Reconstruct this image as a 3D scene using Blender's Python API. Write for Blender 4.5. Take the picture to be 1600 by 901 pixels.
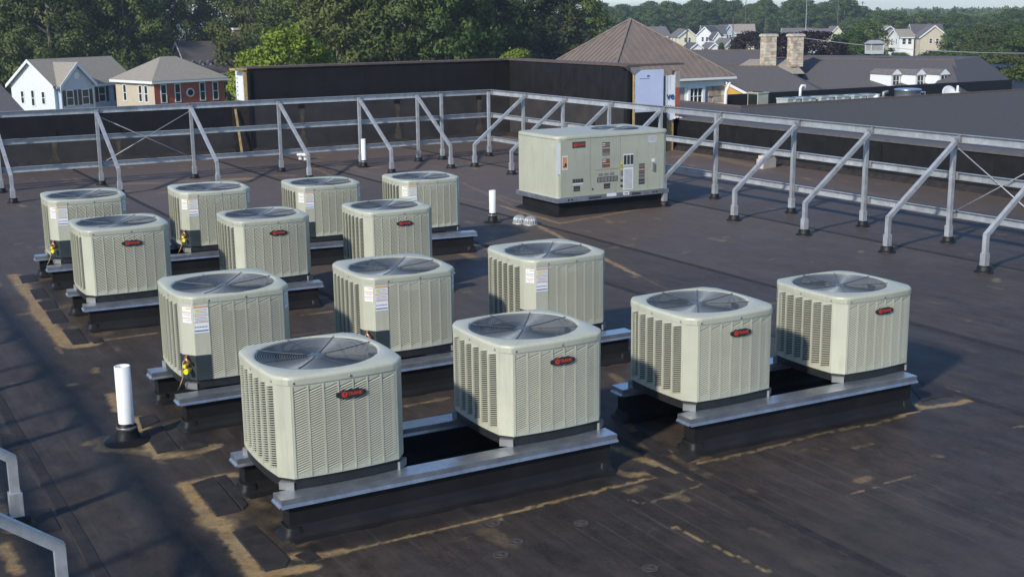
import bpy, bmesh, math, random
import numpy as np
from mathutils import Vector, Matrix

random.seed(7); RNG = np.random.default_rng(7)
scene = bpy.context.scene
for o in list(bpy.data.objects): bpy.data.objects.remove(o)
COL = scene.collection
rad = math.radians

# ------------------------------------------------------------------ camera
F, PITCH, ROLL, YAW = 1969.6, 0.2153, -0.012, 0.5179      # pixels at 1600 wide, radians
CAMZ = 3.2
def cam_axes():
    d = Vector((math.sin(YAW)*math.cos(PITCH), math.cos(YAW)*math.cos(PITCH), -math.sin(PITCH)))
    r = Vector((math.cos(YAW), -math.sin(YAW), 0)); u = r.cross(d)
    return r*math.cos(ROLL)+u*math.sin(ROLL), -r*math.sin(ROLL)+u*math.cos(ROLL), d
CR, CU, CD = cam_axes(); CP = Vector((0, 0, CAMZ))
cam = bpy.data.cameras.new('camera'); camo = bpy.data.objects.new('camera', cam); COL.objects.link(camo)
cam.sensor_width = 36; cam.lens = F/1600*36; cam.clip_start = .05; cam.clip_end = 9000
camo.matrix_world = Matrix(((CR.x, CU.x, -CD.x, 0), (CR.y, CU.y, -CD.y, 0), (CR.z, CU.z, -CD.z, CAMZ), (0, 0, 0, 1)))
scene.camera = camo

# ------------------------------------------------------------------ sky and sun
SUN_EL, SHADOW_AZ = rad(31), rad(24)                       # shadows run 24 deg from +X towards +Y
world = bpy.data.worlds.new('World'); scene.world = world; world.use_nodes = True
wn = world.node_tree; wn.nodes.clear()
sky = wn.nodes.new('ShaderNodeTexSky'); sky.sky_type = 'NISHITA'; sky.sun_disc = False
sky.sun_elevation = SUN_EL; sky.sun_rotation = math.atan2(-math.cos(SHADOW_AZ), -math.sin(SHADOW_AZ))
sky.dust_density = .3; sky.air_density = .9; sky.ozone_density = 5.0
bg = wn.nodes.new('ShaderNodeBackground'); bg.inputs['Strength'].default_value = .132
wo = wn.nodes.new('ShaderNodeOutputWorld')
tint = wn.nodes.new('ShaderNodeMix'); tint.data_type = 'RGBA'; tint.blend_type = 'MULTIPLY'; tint.inputs[0].default_value = 1; tint.inputs[7].default_value = (.95, .98, 1.02, 1)   # white balance of the whole sky
wn.links.new(sky.outputs[0], tint.inputs[6]); wn.links.new(tint.outputs[2], bg.inputs[0]); wn.links.new(bg.outputs[0], wo.inputs[0])
sl = bpy.data.lights.new('sun', 'SUN'); sl.energy = 3.15; sl.angle = rad(3.0); sl.color = (1, .945, .85)
so = bpy.data.objects.new('sun', sl); COL.objects.link(so); so.location = (-40, -20, 40)
sd = Vector((math.cos(SHADOW_AZ)*math.cos(SUN_EL), math.sin(SHADOW_AZ)*math.cos(SUN_EL), -math.sin(SUN_EL)))
so.rotation_euler = sd.to_track_quat('-Z', 'Y').to_euler()
scene.view_settings.view_transform = 'Standard'; scene.view_settings.look = 'None'
scene.view_settings.exposure = 0.40; scene.view_settings.gamma = 1
scene.render.engine = 'CYCLES'

# ------------------------------------------------------------------ pixel -> world
def ray(px, py): return CR*(px-800)+CU*(450.5-py)+CD*F
def on_z(px, py, z=0.0): v = ray(px, py); return CP+v*((z-CAMZ)/v.z)
def on_x(px, py, x): v = ray(px, py); return CP+v*(x/v.x)
def on_y(px, py, y): v = ray(px, py); return CP+v*(y/v.y)
def at_D(px, py, D): v = ray(px, py); return CP+v*(D/math.hypot(v.x, v.y))
GZ = -10.0                                                  # ground level below the roof

# ------------------------------------------------------------------ materials
MATS = {}
def mat(name, col, rough=.5, metal=0, var=.0, scale=6, bump=0, bscale=40, spec=.5, stretch=None, var2=None):
    if name in MATS: return MATS[name]
    m = bpy.data.materials.new(name); m.use_nodes = True; nt = m.node_tree; b = nt.nodes['Principled BSDF']
    b.inputs['Roughness'].default_value = rough; b.inputs['Metallic'].default_value = metal
    b.inputs['Specular IOR Level'].default_value = spec
    b.inputs['Base Color'].default_value = (*col, 1)
    if var or bump:
        tc = nt.nodes.new('ShaderNodeTexCoord'); src = tc.outputs['Object']
        if stretch:
            mp = nt.nodes.new('ShaderNodeMapping'); mp.inputs['Scale'].default_value = stretch
            nt.links.new(src, mp.inputs[0]); src = mp.outputs[0]
    if var:
        n = nt.nodes.new('ShaderNodeTexNoise'); n.inputs['Scale'].default_value = scale; n.inputs['Detail'].default_value = 5
        n.inputs['Roughness'].default_value = .65
        nt.links.new(src, n.inputs['Vector'])
        r = nt.nodes.new('ShaderNodeValToRGB'); nt.links.new(n.outputs[0], r.inputs[0])
        r.color_ramp.elements[0].position = .3; r.color_ramp.elements[1].position = .7
        lo = tuple(c*(1-var) for c in col); hi = tuple(min(1, c*(1+var)) for c in col) if var2 is None else var2
        r.color_ramp.elements[0].color = (*lo, 1); r.color_ramp.elements[1].color = (*hi, 1)
        nt.links.new(r.outputs[0], b.inputs['Base Color'])
        mr = nt.nodes.new('ShaderNodeMapRange'); mr.inputs[3].default_value = max(.05, rough-.1); mr.inputs[4].default_value = min(1, rough+.12)
        nt.links.new(n.outputs[0], mr.inputs[0]); nt.links.new(mr.outputs[0], b.inputs['Roughness'])
    if bump:
        n2 = nt.nodes.new('ShaderNodeTexNoise'); n2.inputs['Scale'].default_value = bscale; n2.inputs['Detail'].default_value = 4
        nt.links.new(src, n2.inputs['Vector'])
        bp = nt.nodes.new('ShaderNodeBump'); bp.inputs['Strength'].default_value = bump; bp.inputs['Distance'].default_value = .02
        nt.links.new(n2.outputs[0], bp.inputs['Height']); nt.links.new(bp.outputs[0], b.inputs['Normal'])
    MATS[name] = m; return m

CREAM = mat('cream_paint', (.485, .482, .372), .42, var=.07, scale=3, bump=.03, bscale=60)
def weather(m, amt=.10, grime=(.20, .19, .15)):
    nt = m.node_tree; N = nt.nodes; L = nt.links; b = N['Principled BSDF']; src = b.inputs['Base Color'].links[0].from_socket
    oi = N.new('ShaderNodeObjectInfo'); mr = N.new('ShaderNodeMapRange'); mr.inputs[3].default_value = 1-amt; mr.inputs[4].default_value = 1+amt*.35; L.new(oi.outputs['Random'], mr.inputs[0])
    hs = N.new('ShaderNodeHueSaturation'); L.new(mr.outputs[0], hs.inputs['Value']); L.new(src, hs.inputs['Color'])
    tc = N.new('ShaderNodeTexCoord'); mp = N.new('ShaderNodeMapping'); mp.inputs['Scale'].default_value = (9, 9, 1.1); L.new(tc.outputs['Object'], mp.inputs[0])
    nz = N.new('ShaderNodeTexNoise'); nz.noise_dimensions = '4D'; nz.inputs['Scale'].default_value = 1.6; nz.inputs['Detail'].default_value = 8; nz.inputs['Roughness'].default_value = .7; L.new(mp.outputs[0], nz.inputs['Vector']); mu = N.new('ShaderNodeMath'); mu.operation = 'MULTIPLY'; mu.inputs[1].default_value = 40; L.new(oi.outputs['Random'], mu.inputs[0]); L.new(mu.outputs[0], nz.inputs['W'])
    r = N.new('ShaderNodeValToRGB'); r.color_ramp.elements[0].position = .52; r.color_ramp.elements[1].position = .80; r.color_ramp.elements[0].color = (0, 0, 0, 1); r.color_ramp.elements[1].color = (.45, .45, .45, 1); L.new(nz.outputs[0], r.inputs[0])
    mx = N.new('ShaderNodeMix'); mx.data_type = 'RGBA'; L.new(r.outputs[0], mx.inputs[0]); L.new(hs.outputs[0], mx.inputs[6]); mx.inputs[7].default_value = (*grime, 1); L.new(mx.outputs[2], b.inputs['Base Color'])
weather(CREAM)
CREAM2 = mat('cream_paint_rooftop', (.435, .437, .335), .45, var=.07, scale=2.5, bump=.03, bscale=30)
weather(CREAM2, .05)
BLACKP = mat('black_plastic', (.018, .019, .02), .45, var=.25, scale=12)
COIL = mat('coil_fins', (.018, .020, .019), .55, metal=.3, var=.35, scale=30, stretch=(1, 1, .05))
WIRE = mat('grille_wire', (.17, .195, .22), .38, metal=.4, spec=.5)
RIBM = mat('guard_rib', (.075, .085, .095), .35, metal=.3)
FANM = mat('fan_metal', (.045, .048, .052), .6, metal=.1, var=.15)
GALV = mat('galvanised_steel', (.50, .53, .57), .33, metal=.85, var=.2, scale=9, bump=.05, bscale=70)
GALVP = mat('galvanised_post', (.45, .46, .47), .47, metal=.4, var=.2, scale=7, bump=.05, bscale=50)
weather(GALVP, .16, (.20, .17, .14))
RUBBER = mat('black_membrane', (.012, .0118, .0125), .6, spec=.3, var=.35, scale=3.5, bump=.15, bscale=12)
BOOT = mat('rubber_boot', (.010, .0095, .0095), .55, spec=.35, var=.3, scale=10, bump=.2, bscale=18)
PATCH = mat('membrane_patch', (.030, .0255, .0235), .68, spec=.3, var=.45, scale=9, bump=.15, bscale=10)
PVC = mat('white_pvc', (.80, .80, .77), .3, var=.04, scale=5)
WHITE = mat('white_sticker', (.80, .80, .78), .5, var=.03)
RED = mat('red_print', (.62, .05, .02), .45)
ORANGE = mat('orange_print', (.62, .30, .14), .5)
YELLOW = mat('yellow_print', (.82, .68, .04), .45)
BLUE = mat('blue_print', (.03, .07, .25), .5)
DARKP = mat('dark_print', (.05, .05, .05), .5)
GREYP = mat('grey_print', (.22, .21, .20), .5)
BROWNP = mat('brown_print', (.25, .12, .08), .5)
BRASS = mat('brass', (.70, .45, .15), .35, metal=.8)
SCREW = mat('screw_head', (.30, .30, .29), .4, metal=.7)
ALU = mat('cast_aluminium', (.40, .40, .40), .5, metal=.5, var=.15, scale=20)
FOAM = mat('blue_foam_board', (.56, .61, .78), .6, var=.05, scale=3)
OSB = mat('sheathing_board', (.42, .30, .14), .8, var=.35, scale=14)
WRAP = mat('white_house_wrap', (.80, .80, .80), .55, var=.04, bump=.3, bscale=6)
BRICK = mat('red_brick', (.42, .088, .040), .8, var=.3, scale=8)
MORTAR = mat('mortar', (.38, .34, .30), .9, var=.2)
SHINGLE = mat('grey_shingle', (.100, .090, .088), .85, var=.42, scale=14, stretch=(1, 1, 3))
SHINGLE_TAN = mat('tan_shingle', (.30, .262, .212), .85, var=.22, scale=5, stretch=(1, 1, 3))
SHINGLE_GR = mat('weathered_shingle', (.16, .14, .135), .85, var=.25, scale=5)
METALROOF = mat('brown_metal_roof', (.225, .175, .142), .5, metal=.15, var=.12, scale=1.5)
STONE = mat('field_stone', (.42, .33, .24), .85, var=.4, scale=2.5)
STONE_L = mat('pale_field_stone', (.55, .47, .36), .85, var=.35, scale=2.5)
STONE_D = mat('brown_field_stone', (.33, .24, .17), .85, var=.35, scale=2.5)
TRIM = mat('white_trim', (.78, .78, .75), .5, var=.04)
SIDING_W = mat('pale_siding', (.70, .71, .73), .6, var=.05, scale=2)
SIDING_B = mat('pale_blue_siding', (.50, .57, .63), .6, var=.05, scale=2)
SIDING_T = mat('tan_stucco', (.52, .44, .32), .7, var=.08, scale=2)
SIDING_Y = mat('cream_siding', (.70, .64, .46), .6, var=.06, scale=2)
SIDING_G = mat('grey_siding', (.40, .36, .32), .6, var=.06, scale=2)
OCHRE = mat('ochre_siding', (.62, .36, .05), .7, var=.08, scale=2)
SHUTTER = mat('dark_shutter', (.02, .025, .03), .5)
GLASS = mat('window_glass', (.02, .025, .028), .2, spec=.35)
BARK = mat('bark', (.12, .095, .07), .9, var=.35, scale=5, bump=.4, bscale=12)
WOODPOLE = mat('pole_wood', (.09, .07, .055), .9, var=.3)
EDGE_T = mat('brown_flashing', (.11, .075, .06), .7, var=.25)
CONC = mat('pale_block', (.55, .50, .42), .8, var=.12)

# ------------------------------------------------------------------ mesh helpers
class MB:
    def __init__(s): s.v = []; s.f = []; s.mi = []; s.cur = 0; s.smooth = []; s.sm = False
    def quad(s, a, b, c, d): s.poly((a, b, c, d))
    def poly(s, pts):
        n = len(s.v); s.v += [tuple(p) for p in pts]; s.f.append(tuple(range(n, n+len(pts)))); s.mi.append(s.cur); s.smooth.append(s.sm)
    def box(s, x0, y0, z0, x1, y1, z1, M=None):
        P = [(x0,y0,z0),(x1,y0,z0),(x1,y1,z0),(x0,y1,z0),(x0,y0,z1),(x1,y0,z1),(x1,y1,z1),(x0,y1,z1)]
        s.hexa(P, M)
    def hexa(s, P, M=None):
        if M is not None: P = [tuple(M @ Vector(p)) for p in P]
        n = len(s.v); s.v += [tuple(p) for p in P]
        for f in ((3,2,1,0),(4,5,6,7),(0,1,5,4),(1,2,6,5),(2,3,7,6),(3,0,4,7)):
            s.f.append(tuple(n+i for i in f)); s.mi.append(s.cur); s.smooth.append(False)
    def bar(s, a, b, w, h=None, up=(0, 0, 1)):
        a = Vector(a); b = Vector(b); h = h or w; d = (b-a).normalized(); up = Vector(up)
        if abs(d.dot(up)) > .98: up = Vector((0, 1, 0))
        x = d.cross(up).normalized(); y = x.cross(d)
        P = [p+x*sx*w/2+y*sy*h/2 for p in (a, b) for sx, sy in ((-1,-1),(1,-1),(1,1),(-1,1))]
        n = len(s.v); s.v += [tuple(p) for p in P]
        for f in ((3,2,1,0),(4,5,6,7),(0,1,5,4),(1,2,6,5),(2,3,7,6),(3,0,4,7)):
            s.f.append(tuple(n+i for i in f)); s.mi.append(s.cur); s.smooth.append(False)
    def tube(s, pts, rads, n=10, closed=False, cap=True):
        pts = [Vector(p) for p in pts]; N = len(pts)
        if not hasattr(rads, '__len__'): rads = [rads]*N
        base = len(s.v); prevx = None
        for i, p in enumerate(pts):
            if closed: d = pts[(i+1) % N]-pts[i-1]
            else: d = pts[min(i+1, N-1)]-pts[max(i-1, 0)]
            d = d.normalized() if d.length > 1e-9 else Vector((0, 0, 1))
            if prevx is None:
                t = Vector((0, 0, 1)) if abs(d.z) < .9 else Vector((1, 0, 0)); x = d.cross(t).normalized()
            else:
                x = (prevx-d*prevx.dot(d)).normalized()
            prevx = x; y = d.cross(x)
            for k in range(n):
                a = 2*math.pi*k/n; s.v.append(tuple(p+(x*math.cos(a)+y*math.sin(a))*rads[i]))
        for i in range(N if closed else N-1):
            j = (i+1) % N
            for k in range(n):
                l = (k+1) % n
                s.f.append((base+i*n+k, base+i*n+l, base+j*n+l, base+j*n+k)); s.mi.append(s.cur); s.smooth.append(True)
        if cap and not closed:
            s.f.append(tuple(base+k for k in range(n))[::-1]); s.f.append(tuple(base+(N-1)*n+k for k in range(n)))
            s.mi += [s.cur]*2; s.smooth += [False]*2
    def lathe(s, prof, n=24, c=(0, 0), smooth=True, cap_top=True, cap_bot=False, rfun=None):
        base = len(s.v)
        for r, z in prof:
            for k in range(n):
                a = 2*math.pi*k/n; rr = r*(rfun(a, z) if rfun else 1)
                s.v.append((c[0]+rr*math.cos(a), c[1]+rr*math.sin(a), z))
        for i in range(len(prof)-1):
            for k in range(n):
                l = (k+1) % n
                s.f.append((base+i*n+k, base+i*n+l, base+(i+1)*n+l, base+(i+1)*n+k)); s.mi.append(s.cur); s.smooth.append(smooth)
        if cap_top: s.f.append(tuple(base+(len(prof)-1)*n+k for k in range(n))); s.mi.append(s.cur); s.smooth.append(False)
        if cap_bot: s.f.append(tuple(base+k for k in range(n))[::-1]); s.mi.append(s.cur); s.smooth.append(False)
    def prism(s, pts, z0, z1):
        n = len(pts); s.poly([(p[0], p[1], z1) for p in pts]); s.poly([(p[0], p[1], z0) for p in pts][::-1])
        for i in range(n):
            a, b = pts[i], pts[(i+1) % n]; s.quad((a[0],a[1],z0),(b[0],b[1],z0),(b[0],b[1],z1),(a[0],a[1],z1))
    def mesh(s, name, mats):
        me = bpy.data.meshes.new(name); me.from_pydata(s.v, [], s.f)
        for m in (mats if isinstance(mats, (list, tuple)) else [mats]): me.materials.append(m)
        me.polygons.foreach_set('material_index', s.mi); me.polygons.foreach_set('use_smooth', s.smooth)
        me.update(); return me
    def build(s, name, mats, parent=None, loc=None, rotz=None):
        return obj(name, s.mesh(name, mats), parent, loc, rotz)

def obj(name, me, parent=None, loc=None, rotz=None):
    o = bpy.data.objects.new(name, me); COL.objects.link(o)
    if parent: o.parent = parent
    if loc is not None: o.location = loc
    if rotz is not None: o.rotation_euler = (0, 0, rotz)
    return o
def tag(o, label, cat, group=None):
    o['label'] = label; o['category'] = cat
    if group: o['group'] = group
    return o
def thing(name, label, cat, loc=(0, 0, 0), rotz=0, group=None):
    o = obj(name, None, None, loc, rotz); o.empty_display_size = .2
    return tag(o, label, cat, group)
def copy_tree(o, parent=None):
    c = o.copy(); COL.objects.link(c)
    if parent: c.parent = parent
    for ch in list(o.children): copy_tree(ch, c)
    return c
def struct(o, kind='structure'): o['kind'] = kind; return o
def text_mesh(s, size, depth=.001, name='lettering', bold=0.0):
    cu = bpy.data.curves.new(name, 'FONT'); cu.body = s; cu.size = size; cu.extrude = depth; cu.offset = bold
    cu.align_x = 'CENTER'; cu.align_y = 'CENTER'; cu.resolution_u = 2
    t = bpy.data.objects.new(name, cu); COL.objects.link(t)
    bpy.context.view_layer.update()
    me = bpy.data.meshes.new_from_object(t.evaluated_get(bpy.context.evaluated_depsgraph_get()))
    bpy.data.objects.remove(t); me.name = name; return me
FRONT = Matrix.Rotation(rad(90), 4, 'X')                    # text plane xy -> xz facing -Y

# ------------------------------------------------------------------ flat roof with stains
def roof_material():
    m = bpy.data.materials.new('roof_membrane'); m.use_nodes = True; nt = m.node_tree; N = nt.nodes; L = nt.links; b = N['Principled BSDF']
    tc = N.new('ShaderNodeTexCoord')
    def noise(scale, det=5, stretch=(1, 1, 1), rough=.6):
        mp = N.new('ShaderNodeMapping'); mp.inputs['Scale'].default_value = stretch; L.new(tc.outputs['Object'], mp.inputs[0])
        n = N.new('ShaderNodeTexNoise'); n.inputs['Scale'].default_value = scale; n.inputs['Detail'].default_value = det; n.inputs['Roughness'].default_value = rough
        L.new(mp.outputs[0], n.inputs['Vector']); return n.outputs[0]
    def ramp(src, p0, p1, c0, c1):
        r = N.new('ShaderNodeValToRGB'); L.new(src, r.inputs[0]); e = r.color_ramp.elements
        e[0].position = p0; e[1].position = p1; e[0].color = (*c0, 1); e[1].color = (*c1, 1); return r.outputs[0]
    def math_(op, a, bb):
        n = N.new('ShaderNodeMath'); n.operation = op; n.use_clamp = op in ('MULTIPLY', 'ADD')
        for i, x in enumerate((a, bb)):
            if isinstance(x, (int, float)): n.inputs[i].default_value = x
            else: L.new(x, n.inputs[i])
        return n.outputs[0]
    def mix(fac, a, bb, t='MIX'):
        n = N.new('ShaderNodeMix'); n.data_type = 'RGBA'; n.blend_type = t
        if isinstance(fac, (int, float)): n.inputs[0].default_value = fac
        else: L.new(fac, n.inputs[0])
        for i, x in ((6, a), (7, bb)):
            if isinstance(x, tuple): n.inputs[i].default_value = (*x, 1)
            else: L.new(x, n.inputs[i])
        return n.outputs[2]
    def attr(nm):
        a = N.new('ShaderNodeAttribute'); a.attribute_name = nm; return a.outputs['Fac']
    base = ramp(noise(.55, 6), .3, .72, (.023, .0175, .0140), (.054, .0408, .0315))
    mott = ramp(noise(3.2, 10, (1.6, .8, 1), .78), .36, .66, (.35, .35, .35), (1.9, 1.8, 1.7)); base = mix(1.0, base, mott, 'MULTIPLY')
    streak = ramp(noise(1.1, 6, (4.5, .35, 1)), .45, .75, (0, 0, 0), (1, 1, 1))
    base = mix(math_('MULTIPLY', streak, .45), base, (.095, .082, .070))
    fine = ramp(noise(2.6, 9, (3.0, .5, 1), .8), .35, .68, (0, 0, 0), (1, 1, 1)); base = mix(math_('MULTIPLY', fine, .40), base, (.015, .0125, .012))
    grit = ramp(noise(38, 5, (1, 1, 1), .8), .52, .74, (0, 0, 0), (1, 1, 1)); base = mix(math_('MULTIPLY', grit, .30), base, (.13, .11, .09))
    sp = ramp(noise(5.5, 6, (1, 1, 1), .7), .60, .72, (0, 0, 0), (1, 1, 1))
    base = mix(math_('MULTIPLY', sp, .22), base, (.14, .115, .085))
    base = mix(attr('tone'), base, (.160, .120, .098))
    broad = ramp(noise(.38, 6, (1, .8, 1), .6), .50, .70, (0, 0, 0), (.26, .26, .26)); base = mix(broad, base, (.105, .083, .067))
    wv = N.new('ShaderNodeTexWave'); wv.bands_direction = 'X'; wv.inputs['Scale'].default_value = 1.9; wv.inputs['Distortion'].default_value = .35; wv.inputs['Detail'].default_value = 2; L.new(tc.outputs['Object'], wv.inputs['Vector'])
    ln = math_('MULTIPLY', ramp(wv.outputs['Fac'], .93, 1.0, (0, 0, 0), (1, 1, 1)), ramp(noise(.9, 5), .42, .66, (0, 0, 0), (.28, .28, .28))); base = mix(ln, base, (.13, .108, .09))
    # rain-washed dark and dusty light
    n1 = noise(7, 8, (1, 1, 1), .75); n2 = noise(22, 6, (1, 1, 1), .7)
    mod = math_('MULTIPLY', ramp(n1, .33, .60, (.45, .45, .45), (1, 1, 1)), ramp(n2, .3, .55, (.6, .6, .6), (1, 1, 1)))
    warp = math_('ADD', math_('MULTIPLY', noise(5.5, 9, (1, 1, 1), .8), 1.5), -.08)
    st = math_('MULTIPLY', ramp(math_('MULTIPLY', attr('stain'), warp), .12, .50, (0, 0, 0), (1, 1, 1)), mod)
    tan = ramp(noise(3, 4), .3, .7, (.40, .235, .08), (.36, .27, .14))
    base = mix(st, base, tan)
    dk = attr('wet'); base = mix(math_('MULTIPLY', dk, .8), base, (.011, .011, .012))
    L.new(base, b.inputs['Base Color'])
    ro = N.new('ShaderNodeMapRange'); ro.inputs[3].default_value = .46; ro.inputs[4].default_value = .78; b.inputs['Specular IOR Level'].default_value = .34; L.new(noise(1.7, 6), ro.inputs[0])
    L.new(ro.outputs[0], b.inputs['Roughness'])
    bp = N.new('ShaderNodeBump'); bp.inputs['Strength'].default_value = .22; bp.inputs['Distance'].default_value = .02
    L.new(math_('ADD', math_('MULTIPLY', noise(2.2, 4), .7), math_('MULTIPLY', noise(30, 3), .12)), bp.inputs['Height']); L.new(bp.outputs[0], b.inputs['Normal'])
    return m

RX1, RY1 = 18.2, 29.55
def poly_px(pts): return [tuple(on_z(*p))[:2] for p in pts]
STAIN = []   # (polyline in metres, half width, strength)
def st(pts, w, s): STAIN.append((poly_px(pts), w*.85, s))
# adhesive bands round the flashing patches and along sheet laps, traced on the roof plane
st([(21,430),(53,468)], .10, .75); st([(53,468),(62,490),(103,537),(114,541),(144,538)], .085, .95); st([(144,538),(166,530),(241,521)], .035, .55)
st([(95,430),(130,500),(160,520)], .18, .35); st([(60,440),(120,425)], .12, .3); st([(95,480),(140,470)], .12, .35); st([(120,510),(165,500)], .12, .4)
st([(177,616),(185,640)], .07, .8); st([(214,654),(232,690),(249,713),(307,705),(336,697)], .07, .8); st([(280,660),(330,650)], .16, .45); st([(142,692),(160,685),(160,700),(240,708)], .09, .5)
st([(262,700),(300,712)], .12, .3)
st([(362,741),(290,756),(304,776),(327,811),(347,825),(374,860),(402,897)], .055, 1.0); st([(402,897),(440,892),(483,886)], .06, .95)
st([(327,811),(345,820)], .12, .8); st([(372,795),(420,815)], .13, .4); st([(400,830),(425,850),(470,845)], .12, .42); st([(455,868),(498,868),(535,860)], .06, .7); st([(370,770),(400,790)], .12, .35)
st([(510,868),(640,838),(750,811)], .015, .75); st([(750,811),(834,792),(970,757),(1014,747)], .018, .85)
st([(1014,747),(1086,733)], .03, .5); st([(1092,724),(1150,711),(1278,678),(1371,661),(1443,638)], .017, .95)
st([(979,780),(1002,786),(1040,779),(1098,756),(1072,744)], .012, .55)
st([(1051,822),(1127,857),(1200,892)], .012, .75); st([(1322,773),(1430,742)], .010, .6)
st([(965,700),(1000,715),(1050,735)], .07, .6); st([(985,690),(1040,705),(1085,730)], .06, .5); st([(945,735),(985,742),(1010,738)], .06, .6); st([(1075,720),(1105,715)], .05, .6); st([(980,665),(1010,690)], .05, .4)
st([(1404,612),(1412,628),(1440,637),(1500,630),(1519,623),(1490,612),(1435,598)], .04, .95)
st([(447,494),(519,486)], .03, .55); st([(634,634),(700,622)], .03, .55); st([(700,575),(760,565)], .05, .35); st([(470,470),(530,462)], .05, .4)
st([(780,321),(833,337),(876,349),(940,337),(1039,320)], .045, .7)
st([(833,348),(888,377),(941,403),(997,430)], .05, .75); st([(1000,432),(1100,478)], .03, .3)
st([(676,388),(720,395),(745,405)], .10, .55); st([(655,400),(700,412)], .12, .4); st([(730,380),(770,392)], .06, .5)
st([(720,285),(800,320)], .06, .4); st([(755,300),(830,320)], .08, .35); st([(700,305),(760,318)], .1, .3)
st([(940,570),(1000,560)], .10, .4); st([(948,540),(985,528)], .06, .55); st([(955,585),(975,600)], .06, .4)
st([(490,250),(600,275)], .05, .35); st([(490,262),(520,275)], .06, .45); st([(355,281),(390,279)], .22, .75); st([(200,287),(245,286)], .2, .45); st([(285,283),(325,282)], .14, .5)
st([(100,280),(180,295)], .15, .3); st([(430,274),(460,274)], .12, .5); st([(550,262),(590,262)], .12, .5)
st([(1050,232),(1190,262)], .25, .4); st([(1190,265),(1400,310)], .3, .22); st([(1400,310),(1600,350)], .25, .22); st([(1060,245),(1120,240)], .3, .35)
st([(0,770),(5,810)], .05, .3); st([(8,850),(28,895)], .05, .6); st([(60,745),(65,760)], .03, .3)
st([(760,830),(800,850)], .10, .30); st([(775,812),(780,812)], .03, .5); st([(805,845),(808,845)], .03, .6); st([(783,865),(786,865)], .03, .6); st([(906,817),(910,817)], .03, .6); st([(1015,885),(1018,885)], .03, .3)
DABS = []
for k in range(650):
    x = random.uniform(.5, 18); y = random.uniform(5, 29); a = random.choice((90, 90, 90, 0, 30))+random.uniform(-14, 14); l = random.uniform(.005, .07)*(1+y/16); s = random.choice((.22, .28, .35, .45))
    dx, dy = math.cos(rad(a))*l, math.sin(rad(a))*l
    STAIN.append(([(x-dx, y-dy), (x+dx, y+dy)], random.uniform(.012, .038)*(1+y/18), s))
SEAMX = [-.6, 1.30, 5.25, 8.35, 9.9, 13.1, 16.2]
def seg_dist(X, Y, a, b):
    ax, ay = a; bx, by = b; dx, dy = bx-ax, by-ay; L2 = dx*dx+dy*dy+1e-9
    t = np.clip(((X-ax)*dx+(Y-ay)*dy)/L2, 0, 1); return np.hypot(X-ax-t*dx, Y-ay-t*dy)
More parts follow.
